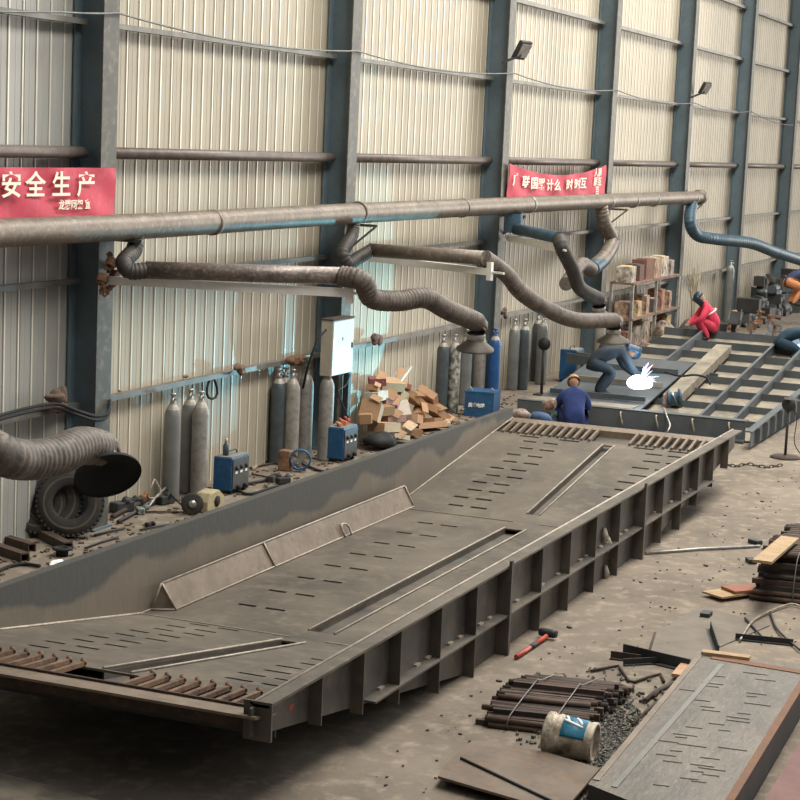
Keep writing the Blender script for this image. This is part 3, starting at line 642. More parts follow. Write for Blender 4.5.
# further plates and beams beyond
for i, (px, py, ln, rz, lab) in enumerate([(640, 368, 3.4, 1.2, 'Dark flat beam lying left of the crouching red worker'), (752, 345, 4.2, .12, 'Dusty beam lying right of the red worker, pale top'), (775, 335, 4.2, .18, 'Long narrow beam below the heap of machine parts'), (735, 318, 3, .2, 'Dark beam across the foot of the sixth column')]):
    q = gz(px, py, .55); t = thing('steel_beam', q, lab, 'beam'); mb = MB(); L = ln/2
    mb.obox(q, (ln, .3, .04), (0, -.02, rz)); mb.build('web', M['f2'] if i % 2 == 0 else M['dark'], t)
    d = V((math.cos(rz), math.sin(rz), 0)); n = V((-d.y, d.x, 0))
    for s in (-1, 1): MB().bar(q-d*L+n*.15*s+V((0, 0, -.02)), q+d*L+n*.15*s+V((0, 0, .02)), .03, .2).build('flange', M['f2'], t)
    for s in (-1, 1): MB().bar(q+d*L*.8*s-V((0, 0, .02)), V((q.x+d.x*L*.8*s, q.y+d.y*L*.8*s, 0)), .12, .12).build('support', M['dark'], t)
# floor lamp-like stand at the right
q = gz(785, 458, 0); t = thing('stand', q, 'Black pedestal stand with round base beside the far frame, fan-like head', 'stand')
MB().lathe([(0, 0), (.24, 0), (.24, .02), (.2, .04), (.03, .05), (0, .05)], q, seg=28).build('base', M['rustd'], t)
tp = gx(786, 404, q.x+.0); MB().tube([q+V((0, 0, .04)), V((q.x, q.y, tp.z-.1))], .022, 10).build('pole', M['dark'], t)
h = V((q.x, q.y, tp.z)); MB().lathe([(0, -.06), (.1, -.05), (.12, 0), (.1, .06), (0, .07)], h, (1, -.3, .1), 18).build('head', M['dark'], t)
MB().bar(h+V((-.1, .02, .1)), h+V((.15, -.1, .06)), .1, .03).build('top_plate', M['zinc'], t)
MB().tube(curve_pts([h, h+V((.1, -.12, -.2)), h+V((.05, -.12, -.6)), q+V((.15, -.25, .02))], .05), .008, 6).build('cord', M['black'], t)

# ================================================================ along the wall
def gas(loc, label, body, cap='zinc', tilt=0, group='gas cylinders standing along the wall', h=1.22):
    t = thing('gas_cylinder', loc, label, 'gas cylinder', group)
    l = V(loc); r = .11
    MB().lathe([(0, 0), (r*.93, 0), (r, .03), (r, h-.14), (r*.93, h-.08), (r*.7, h-.02), (.045, h+.03), (.04, h+.05), (0, h+.05)], l, seg=24).build('cylinder_body', M[body], t)
    mb = MB(); mb.lathe([(.035, 0), (.035, .06), (.02, .065), (.02, .1), (.04, .105), (.04, .13), (0, .13)], l+V((0, 0, h+.04)), seg=12); mb.tube([l+V((0, 0, h+.09)), l+V((-.03, -.07, h+.1))], .015, 8)
    mb.build('valve', M[cap], t)
    MB().lathe([(r*.96, h-.11), (r*.74, h-.03), (.05, h+.025)], l+V((0, 0, .003)), seg=24).build('shoulder_paint', M['shoulder'], t)
    t.rotation_euler.y = tilt; return t
M['gasg'] = mat('grey_cylinder', '#858684', '#717372', 4, .45, .2, 0, '#8f8b83', 16)
M['gasw'] = mat('pale_cylinder', '#9f9c94', '#88857e', 5, .5, .1, 0, '#5f5a54', 12, amt3=.6)
M['gasd'] = mat('dark_cylinder', '#565e61', '#464d50', 4, .5, .2)
M['gasb'] = mat('blue_cylinder', '#2f5f9a', '#254f85', 4, .45, .1)
M['gasp'] = mat('peeling_cylinder', '#5c5f5a', '#b4b0a4', 9, .5, .1, lo=.45, hi=.6)
M['shoulder'] = mat('shoulder_band', '#b9b2a6', '#978f84', 8, .45, .2)
def gp(px, y): return V((gy(px, 440, y).x, y, 0))
gas(gp(172, .20), 'Grey gas cylinder with bright shoulder, leftmost of the three beyond the tires', 'gasg')
gas(gp(189, .24), 'Grey gas cylinder half hidden behind the pale one, left of the small welder machine', 'gasg')
gas(gp(200, .02), 'Pale grey gas cylinder in front, right beside the blue welding machine', 'gasw')
gas(gp(277, .28), 'Dark gas cylinder in the shade, leftmost of the group by the electric cabinet', 'gasd')
gas(gp(283.5, .26), 'Slim dark gas cylinder wedged second in the group by the electric cabinet', 'gasd')
gas(gp(291, .10), 'Pale gas cylinder with scribbled writing, in front of the shaded ones', 'gasw')
gas(gp(304.5, .16), 'Pale gas cylinder just left of the second column', 'gasw')
gas(gp(325, -.18), 'Pale gas cylinder standing in front of the column below the electric cabinet', 'gasw')
gas(gp(439, .2), 'Green-grey gas cylinder, leftmost of the five behind the cardboard heap', 'gasd')
gas(gp(450.5, .05), 'Gas cylinder with white peeling paint behind the cardboard heap', 'gasp')
gas(gp(462, .22), 'Grey gas cylinder behind the blue toolbox, left one under the hood', 'gasg')
gas(gp(476, .1), 'Grey gas cylinder behind the blue toolbox, right one under the hood', 'gasw')
gas(gp(490, -.14), 'Bright blue gas cylinder in front of the third column', 'gasb', 'gasb')
gas(gp(509, .2), 'Grey gas cylinder first right of the third column, with pale cap', 'gasg')
gas(gp(519, .05), 'Thick green-grey gas cylinder second right of the third column', 'gasd')
gas(gp(532, .25), 'Dark gas cylinder behind the tall one with the regulator', 'gasd')
gas(gp(537, .02), 'Tall gas cylinder carrying a round black regulator', 'gasg')
gas(gp(594, -.25), 'Shaded brownish gas cylinder by the fourth column', 'gasw')
gas(gp(719, .05), 'Lone slim gas cylinder beside the sixth column', 'gasg', h=1.6)
# welding machines
def machine(c, sx, sy, sz, label, name='welding_machine', rz=0):
    c = V(c); t = thing(name, c, label, 'welding machine', 'blue welding machines')
    MB().obox(c+V((0, 0, sz/2+.05)), (sx, sy, sz)).build('casing', M['mblue'], t, .012)
    MB().obox(c+V((0, -sy/2-.008, sz/2+.05)), (sx*.92, .015, sz*.9)).build('front_panel', M['mpanel'], t, .004)
    for k in range(3):
        MB().lathe([(0, 0), (.028, 0), (.024, .03), (0, .03)], c+V((-sx*.28+sx*.28*k, -sy/2-.016, sz*.8)), (0, -1, 0), 12).build('knob', M['dark'], t)
        MB().obox(c+V((-sx*.28+sx*.28*k, -sy/2-.018, sz*.66)), (.06, .006, .03)).build('label_plate', M['white'], t)
    for k in range(2):
        MB().lathe([(0, 0), (.03, 0), (.026, .05), (0, .05)], c+V((-sx*.2+sx*.4*k, -sy/2-.016, sz*.2)), (0, -1, 0), 12).build('socket', M['black'], t)
    for a in (-1, 1):
        for b_ in (-1, 1): MB().obox(c+V((a*sx*.4, b_*sy*.35, .025)), (.05, .05, .05)).build('foot', M['black'], t)
    MB().obox(c+V((0, 0, sz+.056)), (sx*.97, sy*.95, .012)).build('dusty_lid', mat('dusty_lid', '#8a8880', '#6c6f70', 6, .8), t)
    mb = MB(); mb.tube(curve_pts([c+V((-sx*.3, 0, sz+.06)), c+V((-sx*.25, 0, sz+.11)), c+V((sx*.25, 0, sz+.11)), c+V((sx*.3, 0, sz+.06))], .03), .01, 6); mb.build('handle', M['dark'], t)
    return t
M['mblue'] = mat('machine_blue', '#1f5480', '#1a4468', 5, .5, 0, 0, '#3d6a8c', 12)
M['mpanel'] = mat('machine_panel', '#4a4846', '#3a3838', 6, .6)
machine((22.20, -.17, 0), .50, .27, .44, 'Blue welding machine with dark knob panel beside the three left cylinders')
t = thing('spray_bottle', (22.07, -.15, .5), 'Small dark bottle standing on the left blue welding machine', 'bottle')
MB().lathe([(0, 0), (.04, 0), (.042, .12), (.02, .16), (.018, .2), (0, .2)], (22.07, -.15, .508), seg=14).build('bottle_body', M['gasd'], t); MB().lathe([(.02, 0), (.022, .03), (0, .03)], (22.07, -.15, .70), seg=10).build('cap', M['shoulder'], t)
machine((25.36, -.36, 0), .50, .30, .46, 'Blue welding machine with red clutter on top under the electric cabinet')
for k in range(4):
    t = thing('torch_handle', (25.25+.1*k, -.36, .54), 'Red and orange torch grip lying on the welding machine under the cabinet', 'torch', 'torch grips on the welding machine')
    mb = MB(); mb.tube([(25.20+.1*k, -.43, .55+.02*(k % 2)), (25.28+.1*k, -.31, .57+.04*(k % 2))], [.03, .02], 9); mb.build('grip', mat('torch_red', '#c46a5a' if k % 2 else '#d69a6c'), t)
# toolbox
c = V((30.9, -.62, 0)); t = thing('tool_box', c, 'Blue steel toolbox with white characters below the drooping hood', 'toolbox')
a_ = gz(462, 415, 0); b_ = gz(500, 412, 0)
q0 = V((30.85, -.28, 0)); q1 = V((30.95, -.78, 0)); dpt = V((.5, .05, 0)); up = V((0, 0, .42))
MB().hexa([q1, q1+dpt, q0+dpt, q0, q1+up, q1+dpt+up, q0+dpt+up, q0+up]).build('box_body', M['mblue'], t)
MB().hexa([q1+up-V((.01, .01, 0)), q1+dpt+up+V((.01, -.01, 0)), q0+dpt+up+V((.01, .01, 0)), q0+up+V((-.01, .01, 0)), q1+up+V((-.01, -.01, .025)), q1+dpt+up+V((.01, -.01, .025)), q0+dpt+up+V((.01, .01, .025)), q0+up+V((-.01, .01, .025))]).build('lid', M['mblue'], t)
for i, ch in enumerate('昌盛电焊'):
    cu = bpy.data.curves.new('lettering', 'FONT'); cu.body = ch; cu.size = .08; cu.extrude = .001; cu.align_x = 'CENTER'; cu.align_y = 'CENTER'; cu.offset = .002
    o = text_mesh('lettering', cu, M['white']); o.parent = t; pos = q0+(q1-q0)*(.2+.14*i)+V((-.005, 0, .2)); o.location = pos-c
    dd = (q1-q0).normalized(); o.rotation_euler = Matrix((dd, V((0, 0, 1)), dd.cross(V((0, 0, 1))))).transposed().to_euler()
for s in (0, 1): MB().tube(curve_pts([q0+dpt*.2+up+(q1-q0)*(.1+.75*s)+V((0, 0, .02)), q0+dpt*.2+up+(q1-q0)*(.12+.75*s)+V((0, 0, .09)), q0+dpt*.2+up+(q1-q0)*(.2+.75*s)+V((0, 0, .02))], .02), .012, 6).build('lifting_ring', M['zinc'], t)
machine((36.9, -.35, 0), .5, .35, .62, 'Blue machine by the far cylinders, left of the squatting worker')
# electric cabinet on the second column
ca = gy(333, 322, -.28).x; cb = gy(353.5, 320, -.28).x; zt_ = gy(333, 321, -.28).z; zb_ = gy(333, 376, -.28).z
t = thing('electric_cabinet', ((ca+cb)/2, -.2, zb_), 'White electric cabinet mounted on the second column', 'cabinet')
MB().box(ca, cb, -.28, -.10, zb_, zt_).build('cabinet_body', mat('cabinet_cream', '#b9b0a1', '#a69d8f', 4, .5), t)
dr = MB().box(ca+.015, cb-.015, -.292, -.281, zb_+.015, zt_-.015).build('door', mat('cabinet_door', '#dfe6e6', '#cdd5d6', 4, .4), t)
MB().box(ca-.01, cb+.01, -.30, -.09, zt_+.001, zt_+.02).build('rain_lip', M['rustd'], t)
MB().obox(((ca+cb)/2-.02, -.296, (zb_+zt_)/2+.12), (.05, .006, .05)).build('warning_mark', M['gasg'], dr)
MB().obox((cb-.06, -.30, (zb_+zt_)/2), (.02, .02, .08)).build('handle', M['dark'], dr)
MB().box(ca+.25, ca+.4, -.10, -.0, zb_+.1, zt_-.1).build('mount', M['dark'], t)
MB().box(26.1, 26.2, -.12, -.03, 0, zb_).build('cable_duct', M['dark'], t)
t = thing('cable_loop', (25.3, -.1, 1.5), 'Black cable loop running from the rail to the cabinet', 'cable')
MB().tube(curve_pts([P(303, 388, .1), P(308, 366, -.1), P(318, 340, -.2), P(326, 330, -.22)], .04), .018, 7).build('cable', M['black'], t)
t = thing('cable_loop', (26.3, -.1, 1.1), 'Black cable hanging from the cabinet bottom to the machine', 'cable')
MB().tube(curve_pts([P(350, 374, -.2), P(346, 385, -.25), P(338, 392, -.3), P(344, 408, -.35), P(348, 418, -.40)], .04), .012, 7).build('cable', M['black'], t)
# ragged cloths and oddments on the lowest rail
odd = [(62, 397, .20, '#7b6350', 'Brown rag bundle hanging on the lowest rail left of the first column', 'rag'), (128, 387, .07, '#b4b069', 'Yellowish lump on the lowest rail just right of the first column', 'lump'), (193, 374, .10, '#b07d68', 'Reddish brick on the lowest rail', 'brick'),
       (239, 366, .13, '#806450', 'Brown rag on the lowest rail above the hanging strap', 'rag'), (296, 357, .17, '#87664a', 'Brown sack caught on the lowest rail beside the dark cylinders', 'sack'), (377, 337, .14, '#6d4a44', 'Dark red rag on the lowest rail right of the cabinet', 'rag'), (508, 304, .13, '#6d5a4c', 'Brown gloves on the lowest rail right of the third column', 'gloves')]
def blob(c, r, seed, sq=(1, 1, .7)):
    rr = random.Random(seed); mb = MB(); mb.sphere((0, 0, 0), 1, 14, 9); ks = [(V((rr.gauss(0, 1), rr.gauss(0, 1), rr.gauss(0, 1))).normalized(), rr.uniform(2, 5), rr.uniform(0, 6)) for _ in range(5)]
    mb.v = [tuple(V(c)+V((V(v).x*sq[0], V(v).y*sq[1], V(v).z*sq[2]))*r*(1+.13*sum(math.sin(V(v).dot(k)*f+ph) for k, f, ph in ks))) for v in mb.v]; return mb
for i, (px, py, r, col, lab, nm) in enumerate(odd):
    c = P(px, py, .19)
    if nm in ('lump', 'brick', 'gloves'): c = V((c.x, .30, 1.505+r*.45))
    mbs = MB(); rq = random.Random(i+40)
    for j_ in range(6 if nm not in ('brick', 'lump') else 1):
        bb = blob(c+V((rq.uniform(-.9, .9)*r, rq.uniform(-.2, .05)*r, rq.uniform(-.5, .25)*r-.02)) if j_ else c, r*(.75 if j_ else .6), i*9+j_, (rq.uniform(.5, 1.2), .4, rq.uniform(.3, .75)))
        o_ = len(mbs.v); mbs.v += bb.v; mbs.f += [tuple(q_+o_ for q_ in f) for f in bb.f]; mbs.m += bb.m; mbs.sm += bb.sm
    tag(mbs.build({'lump': 'foam_lump', 'brick': 'brick', 'rag': 'rag', 'sack': 'sack', 'gloves': 'work_gloves'}[nm], mat('cloth_%d' % i, col, '#4a3b32', 9, .9)), lab, nm if nm != 'gloves' else 'gloves')
t = thing('strap', P(212, 385, .1), 'Black looped strap hanging from the lowest rail', 'strap')
mb = MB(); pts = [P(212+5*math.sin(a*.5236)*(1-.4*math.cos(a*.5236)), 388-11*math.cos(a*.5236), .30) for a in range(13)]; mb.tube(pts, .018, 7, cap=False); mb.build('loop', M['black'], t)
t = thing('wrapped_cable', P(85, 415, -.1), 'Dark cable wrapped loosely round the first column', 'cable')
for k, dz in enumerate((0, 4)):
    MB().tube(curve_pts([P(-10, 418+dz, .15), P(28, 408+dz, .15), P(55, 404+dz, .1), P(75, 410+dz, -.05), P(95, 416+dz, -.06), P(107, 413+dz, -.06), P(110, 400+dz, -.02)], .05), .02, 7).build('cable_strand', M['black'], t)
# peeled and stained patches on the sheet wall
stains = [[(160, 395), (168, 375), (170, 360), (178, 345), (185, 340), (190, 352), (196, 356), (199, 370), (212, 388)], [(105, 398), (112, 372), (122, 360), (133, 362), (140, 378), (150, 392)]]
# cardboard heap
cb = ['#a8815f', '#b08b69', '#94704f', '#b99374', '#7f4a4a', '#95614f', '#bdb2a4']
M['cb'] = [mat('cardboard_%d' % i, c, c, 6, .85, 0, .2, '#7a5b42', 9, amt3=.35) for i, c in enumerate(cb)]
heap = [(377, 381, .42, .16, 0, 4, .1), (388, 384, .5, .2, .1, 1, -.1), (398, 378, .55, .05, -.5, 6, .2), (376, 396, .4, .2, 0, 6, 0), (386, 399, .45, .16, 0, 5, .1), (400, 396, .3, .25, .4, 2, 0), (413, 398, .5, .16, .5, 1, -.2),
        (428, 399, .55, .18, .6, 3, .1), (371, 412, .5, .42, .3, 1, .2), (382, 410, .35, .2, 0, 2, 0), (391, 404, .4, .15, -.2, 4, 0), (402, 411, .4, .2, -.5, 6, .3), (434, 411, .6, .16, .4, 1, 0), (413, 419, .4, .2, .2, 3, 0),
        (392, 418, .4, .16, .1, 5, 0), (384, 427, .5, .2, .1, 1, .2), (405, 430, .5, .16, .2, 2, 0), (425, 426, .65, .14, 0, 3, -.1), (394, 436, .5, .1, .2, 1, 0), (440, 428, .5, .06, 0, 6, .1), (445, 421, .4, .08, .2, 0, 0), (366, 418, .3, .2, 0, 0, .5),
        (420, 411, .35, .14, -.3, 0, .6), (405, 387, .3, .12, .3, 5, 0), (373, 388, .3, .12, .2, 0, .3), (432, 420, .4, .1, .1, 2, .4)]
place_used = {}
shade = ['tan', 'light tan', 'brown', 'pale orange', 'dark red', 'reddish', 'off-white']
for i, (px, py, w_, h_, tl, ci, rz) in enumerate(heap):
    y = .16-(py-375)/65*.62; c = P(px, py, y); c.z = max(c.z, h_*.5+.01); 
    t = thing('cardboard_box', c, 'Crumpled cardboard box in the heap behind the trough, between the machine and the cylinders', 'box', 'cardboard heap by the wall')
    MB().obox(c, (w_*1.0, w_*.62, h_*.72), (tl*.6+rnd.uniform(-.2, .2), tl, rz+rnd.uniform(-.5, .5))).build('carton', M['cb'][ci], t)
    if i % 2 == 0: MB().obox(c+V((-.05, -.1, h_*.55)), (w_*.6, w_*.35, .012), (.4, tl-.4, rz)).build('flap', M['cb'][(ci+1) % 4], t)
    t['label'] = '%s cardboard box, %s of the heap behind the trough' % (shade[ci].capitalize(), ('topmost layer' if py < 390 else 'upper layer' if py < 402 else 'lowest layer' if py > 424 else 'lower layer' if py > 414 else 'middle layer')+(', far left' if px < 375 else ', left' if px < 388 else ', centre' if px < 404 else ', far right' if px > 430 else ', right'))
q = P(376, 440, -.45); q.z = .12
tag(blob(q+V((.2, 0, -.0)), .24, 5, (1.2, 1, .5)).build('rubbish_bag', M['black']), 'Black rubbish bag at the lower left foot of the cardboard heap', 'bag')

# tires
def tire(c, ax, R, w_, label):
    c = V(c); ax = V(ax).normalized(); t = thing('truck_tire', c, label, 'tire'); h = w_/2
    MB().lathe([(R*.50, -h*.75), (R*.56, -h*.9), (R*.8, -h*1.05), (R*.95, -h*.85), (R, -h*.6), (R, h*.6), (R*.95, h*.85), (R*.8, h*1.05), (R*.56, h*.9), (R*.50, h*.75), (R*.5, 0), (R*.50, -h*.75)], c, ax, 48).build('rubber_ring', M['tire'], t)
    q = V((0, 0, 1)).rotation_difference(ax)
    mb = MB()
    for k in range(40):
        a = 2*math.pi*k/40
        for s in (-1, 1):
            p0 = c+q@V((R*1.0*math.cos(a), R*1.0*math.sin(a), s*h*.1)); p1 = c+q@V((R*.98*math.cos(a+.05), R*.98*math.sin(a+.05), s*h*.85)); mb.bar(p0, p1, .035, .03, up=(p0-c).normalized())
    mb.build('tread_blocks', M['tire'], t)['kind'] = 'stuff'
    MB().lathe([(R*.80, h*1.06), (R*.74, h*1.04)], c, ax, 48).build('sidewall_band', M['tireb'], t)
    MB().lathe([(R*.80, -h*1.06), (R*.74, -h*1.04)], c, ax, 48).build('sidewall_band', M['tireb'], t)
    return t
M['tire'] = mat('old_rubber', '#3a3835', '#2a2826', 3, .85, 0, .3, '#5b5347', 6); M['tireb'] = mat('dusty_rubber', '#5f574d', '#4a443d', 4, .9)
ax_ = V((-.70, -.62, .25))
tc_ = gy(70, 502, .06); tc_.z = max(tc_.z-.01, .38); ax_ = V((-.82, -.50, .22)); tire(tc_, ax_, .385, .25, 'Front truck tire with its open centre showing, leaning below the black hood')
tc2 = tc_+V((-.04, .23, -.0)); tire(tc2, ax_+V((0, 0, .08)), .355, .20, 'Rear truck tire leaning on the wall behind the other tire')
t = tire(tc2+V((-.12, .10, -.02)), ax_+V((.1, 0, .12)), .35, .10, 'Thin worn tire squeezed against the wall behind the two tires')
# ---- floor strip between trough and wall
def channel(a, b, w_, h_, label, m='rustd'):
    a = V(a); b = V(b); t = thing('steel_channel', a, label, 'steel channel'); d = (b-a).normalized(); n = V((-d.y, d.x, 0))
    mb = MB(); mb.bar(a+V((0, 0, h_-.008)), b+V((0, 0, h_-.008)), w_, .016); mb.bar(a+n*w_*.47+V((0, 0, h_/2-.008)), b+n*w_*.47+V((0, 0, h_/2-.008)), .014, h_-.018); mb.bar(a-n*w_*.47+V((0, 0, h_/2-.008)), b-n*w_*.47+V((0, 0, h_/2-.008)), .014, h_-.018)
    mb.build('profile', M[m], t); return t
channel(gz(-25, 545), gz(25, 562), .11, .10, 'Brown steel channel at the left edge, nearer of two side by side')
channel(gz(-20, 536), gz(32, 552), .10, .10, 'Brown steel channel at the left edge, farther of two side by side')
channel(gz(42, 538), gz(68, 551), .11, .10, 'Short brown steel channel in front of the tires')
q = gz(62, 556); t = thing('cable_spool', q, 'Small black spool standing in front of the short channel', 'spool')
MB().lathe([(0, 0), (.07, 0), (.07, .07), (.11, .075), (.11, .095), (.06, .1), (.055, .06), (0, .06)], q, seg=24).build('flanged_body', M['black'], t)
t = tag(blob(gz(57, 564)+V((0, 0, .02)), .08, 3, (1.6, .6, .3)).build('paper_scrap', M['white']), 'White scrap lying beside the black spool', 'scrap')
junk = []
def bit(name, cat, label, px, py, build, m, y=None):
    q = gz(px, py, 0); t = thing(name, q, label, cat); build(q).build('body' if name not in ('plank',) else 'board', m, t); return t
# heap of tools at (115-165, 470-515)
for i, (x0, y0, x1, y1, r, mm, lab) in enumerate([(112, 517, 146, 500, .03, 'rustd', 'Brown bar leaning through the tool heap right of the tires'), (118, 522, 165, 497, .025, 'dark', 'Dark rod in front of the tool heap'), (148, 508, 165, 488, .015, 'zinc', 'Shiny rod standing up slanting in the tool heap'), (166, 488, 185, 508, .015, 'dark', 'Dark rod slanting down towards the cable reel'),
        (140, 512, 195, 512, .012, 'rustd', 'Thin brown rod lying level before the tool heap'), (140, 530, 172, 524, .012, 'dark', 'Bent wire lying nearest the trough edge'), (95, 535, 125, 528, .015, 'dark', 'Dark rod lying right of the short channel'), (85, 548, 118, 537, .012, 'dark', 'Thin rod lying along the trough top right of the spool'), (250, 468, 300, 458, .015, 'rustd', 'Brown rod lying right of the left welding machine'), (246, 484, 290, 476, .02, 'dark', 'Dark rod nearest the trough right of the left machine'), (262, 460, 300, 470, .012, 'dark', 'Thin dark rod crossing the brown rod'), (252, 474, 282, 480, .012, 'dark', 'Short dark rod before the hand tools')]):
    a = gz(x0, y0, r+.01); b = gz(x1, y1, r+.01)
    if i in (2, 3): (a if i == 3 else b).z = .26; aa = a if i == 3 else b; q = gy(x0 if i == 3 else x1, y0 if i == 3 else y1, (gz(158, 505).y)); aa.x, aa.y, aa.z = q.x, q.y, q.z
    t = thing('metal_rod', a, lab, 'rod'); MB().tube([a, (a+b)/2+V((0, .02, .0)), b], r, 7).build('rod', M[mm], t)
tools = [(122, 508, .13, '#3b3f44', 'Dark grinder body in the tool heap right of the tires', 'angle_grinder'), (134, 502, .10, '#2f3338', 'Black motor lump in the middle of the tool heap', 'motor'), (143, 498, .10, '#b5814f', 'Orange-brown block in the tool heap', 'wooden_block'), (127, 496, .08, '#6a4c3c', 'Rust-brown piece at the back of the tool heap', 'scrap_piece'), (140, 510, .08, '#8f9a94', 'Pale green tin lying in front of the tool heap', 'tin_can'), (165, 500, .11, '#2e3a38', 'Dark green stacked tins right of the tool heap', 'tin_can'),
         (272, 478, .09, '#34342f', 'Dark hand tool lying left of the blue fan', 'hand_tool'), (283, 480, .09, '#2b2b2e', 'Black hand tool lying right next to the blue fan', 'hand_tool'), (284, 466, .07, '#b39a6e', 'Small yellow carton in the strip behind the trough', 'carton'), (254, 466, .05, '#cbb19a', 'Small pale lump right of the left welding machine', 'lump'), (150, 523, .06, '#3b342e', 'Dark scrap near the bent wire', 'scrap_piece')]
for i, (px, py, r, col, lab, nm) in enumerate(tools):
    q = gz(px, py+4); m_ = mat('tool_%d' % i, col, '#2c2723', 12, .7); t = thing(nm, q, lab, nm.replace('_', ' '))
    mb = MB(); mb.obox(q+V((0, 0, r*.55)), (r*2.2, r*1.2, r), (0, 0, rnd.uniform(-1, 1))); mb.build('housing', m_, t, .015)
    MB().lathe([(0, 0), (r*.45, 0), (r*.4, r*.9), (0, r)], q+V((r*.6, -r*.2, r*.7)), (rnd.uniform(-1, 1), rnd.uniform(-1, 0), .4), 12).build('knob', m_, t)
t = thing('wire_coil', gz(152, 500), 'Loose loop of wire standing behind the tool heap', 'wire')
q = P(154, 489, .0); MB().tube([q+V((.13*math.cos(a*.52), .03*math.sin(a), .12*math.sin(a*.52))) for a in range(13)], .01, 6, cap=False).build('loop', M['weld'], t)
# reel with yellow housing
q = gz(192, 515); q.z = .14; t = thing('cable_reel', q, 'Dark wheel with pale yellow housing on the floor before the cylinders', 'reel')
MB().lathe([(0, -.03), (.12, -.03), (.14, -.02), (.14, .02), (.12, .03), (0, .03)], q, (-.8, -.5, .1), 24).build('wheel', M['tire'], t)
MB().lathe([(.0, -.045), (.05, -.045), (.05, .045), (0, .045)], q, (-.8, -.5, .1), 16).build('hub', M['zinc'], t)
c = q+V((.38, -.12, .0)); MB().prism([c+V((-.2, 0, -.13)), c+V((.22, 0, -.13)), c+V((.25, 0, .02)), c+V((.1, 0, .12)), c+V((-.12, 0, .1)), c+V((-.2, 0, .0))], (0, .2, 0)).build('housing', mat('cream_yellow', '#b9ad88', '#9d9070', 8, .6), t, .01)
MB().lathe([(0, 0), (.07, 0), (.07, .01), (0, .012)], c+V((.05, -.0, -.02)), (0, -1, 0), 20).build('round_opening', M['black'], t)
# blue fan pair
q = gz(300, 472); q.z = .15; t = thing('blower_fan', q, 'Small upright blower with blue rim and brown wooden end, beside the pale cylinders', 'fan')
MB().lathe([(.13, -.05), (.15, -.05), (.15, .05), (.13, .05), (.13, -.05)], q+V((0, 0, .03)), (-.9, -.4, .0), 24).build('rim', M['mblue'], t)
for k in range(6): a = k*1.047; MB().bar(q+V((0, 0, .03)), q+V((.05*math.sin(a)*.4, -.12*math.sin(a), .03+.12*math.cos(a))), .04, .01, up=(-.9, -.4, 0)).build('blade', M['zinc'], t)
MB().obox(q+V((-.02, .22, .0)), (.16, .18, .3)).build('wooden_end', mat('worn_wood', '#9a7458', '#5d4636', 9, .8), t, .02)
# hoses on the strip
for i, (pts, lab) in enumerate([([(300, 462), (318, 470), (335, 472), (350, 468)], 'Brown hose snaking in front of the second welding machine'), ([(236, 490), (250, 494), (275, 487), (300, 486)], 'Dark hose lying on the strip right of the left machine'), ([(-10, 575), (10, 566), (25, 564), (40, 566)], 'Thin dark hose at the left edge before the channels'), ([(245, 462), (262, 455), (285, 462), (300, 468)], 'Grey hose running back from the blower to the wall')]):
    t = thing('rubber_hose', gz(*pts[0]), lab, 'hose'); MB().tube(curve_pts([gz(a, b, .025) for a, b in pts], .05), .02, 7).build('hose', M['rustd'] if i == 0 else M['black'], t)
# bits around the squatting worker
for i, (px, py, r, col, lab, nm) in enumerate([(520, 415, .16, '#b0988a', 'Pale pink cloth bundle left of the squatting worker', 'cloth_bundle'), (541, 420, .16, '#2c64a0', 'Bright blue plastic tub left of the squatting worker', 'plastic_tub'), (532, 424, .12, '#3c4650', 'Dark hose coil between pink cloth and blue tub', 'hose_coil'), (550, 405, .12, '#c9a08c', 'Pinkish gloves lying by the squatting worker', 'work_gloves'), (556, 414, .1, '#7fd0d8', 'Pale turquoise cloth next to the squatting worker', 'cloth')]):  # the last cloth has the hidden arc's glow put into its colour
    q = gz(px, py+6); q = gx(px, py, 28.8+.25*i); tag(blob(V((q.x, q.y, max(r*.6, q.z))), r, 20+i, (1, 1.2, .8)).build(nm, mat('bit_%d' % i, col, '#5a5552', 12, .7)), lab, nm.replace('_', ' '))
t = thing('trolley', gy(548, 395, -.6), 'Thin black trolley post with round gauge by the far cylinders', 'trolley')
q = gy(541, 400, -.55); MB().tube([V((q.x, q.y, 0)), V((q.x, q.y, 1.0))], .03, 8).build('post', M['dark'], t); MB().lathe([(0, 0), (.12, 0), (.12, .05), (0, .06)], (q.x, q.y, 1.0), (-.9, -.4, 0), 20).build('gauge', M['dark'], t); MB().box(q.x-.15, q.x+.15, q.y-.12, q.y+.12, 0, .04).build('base', M['dark'], t)

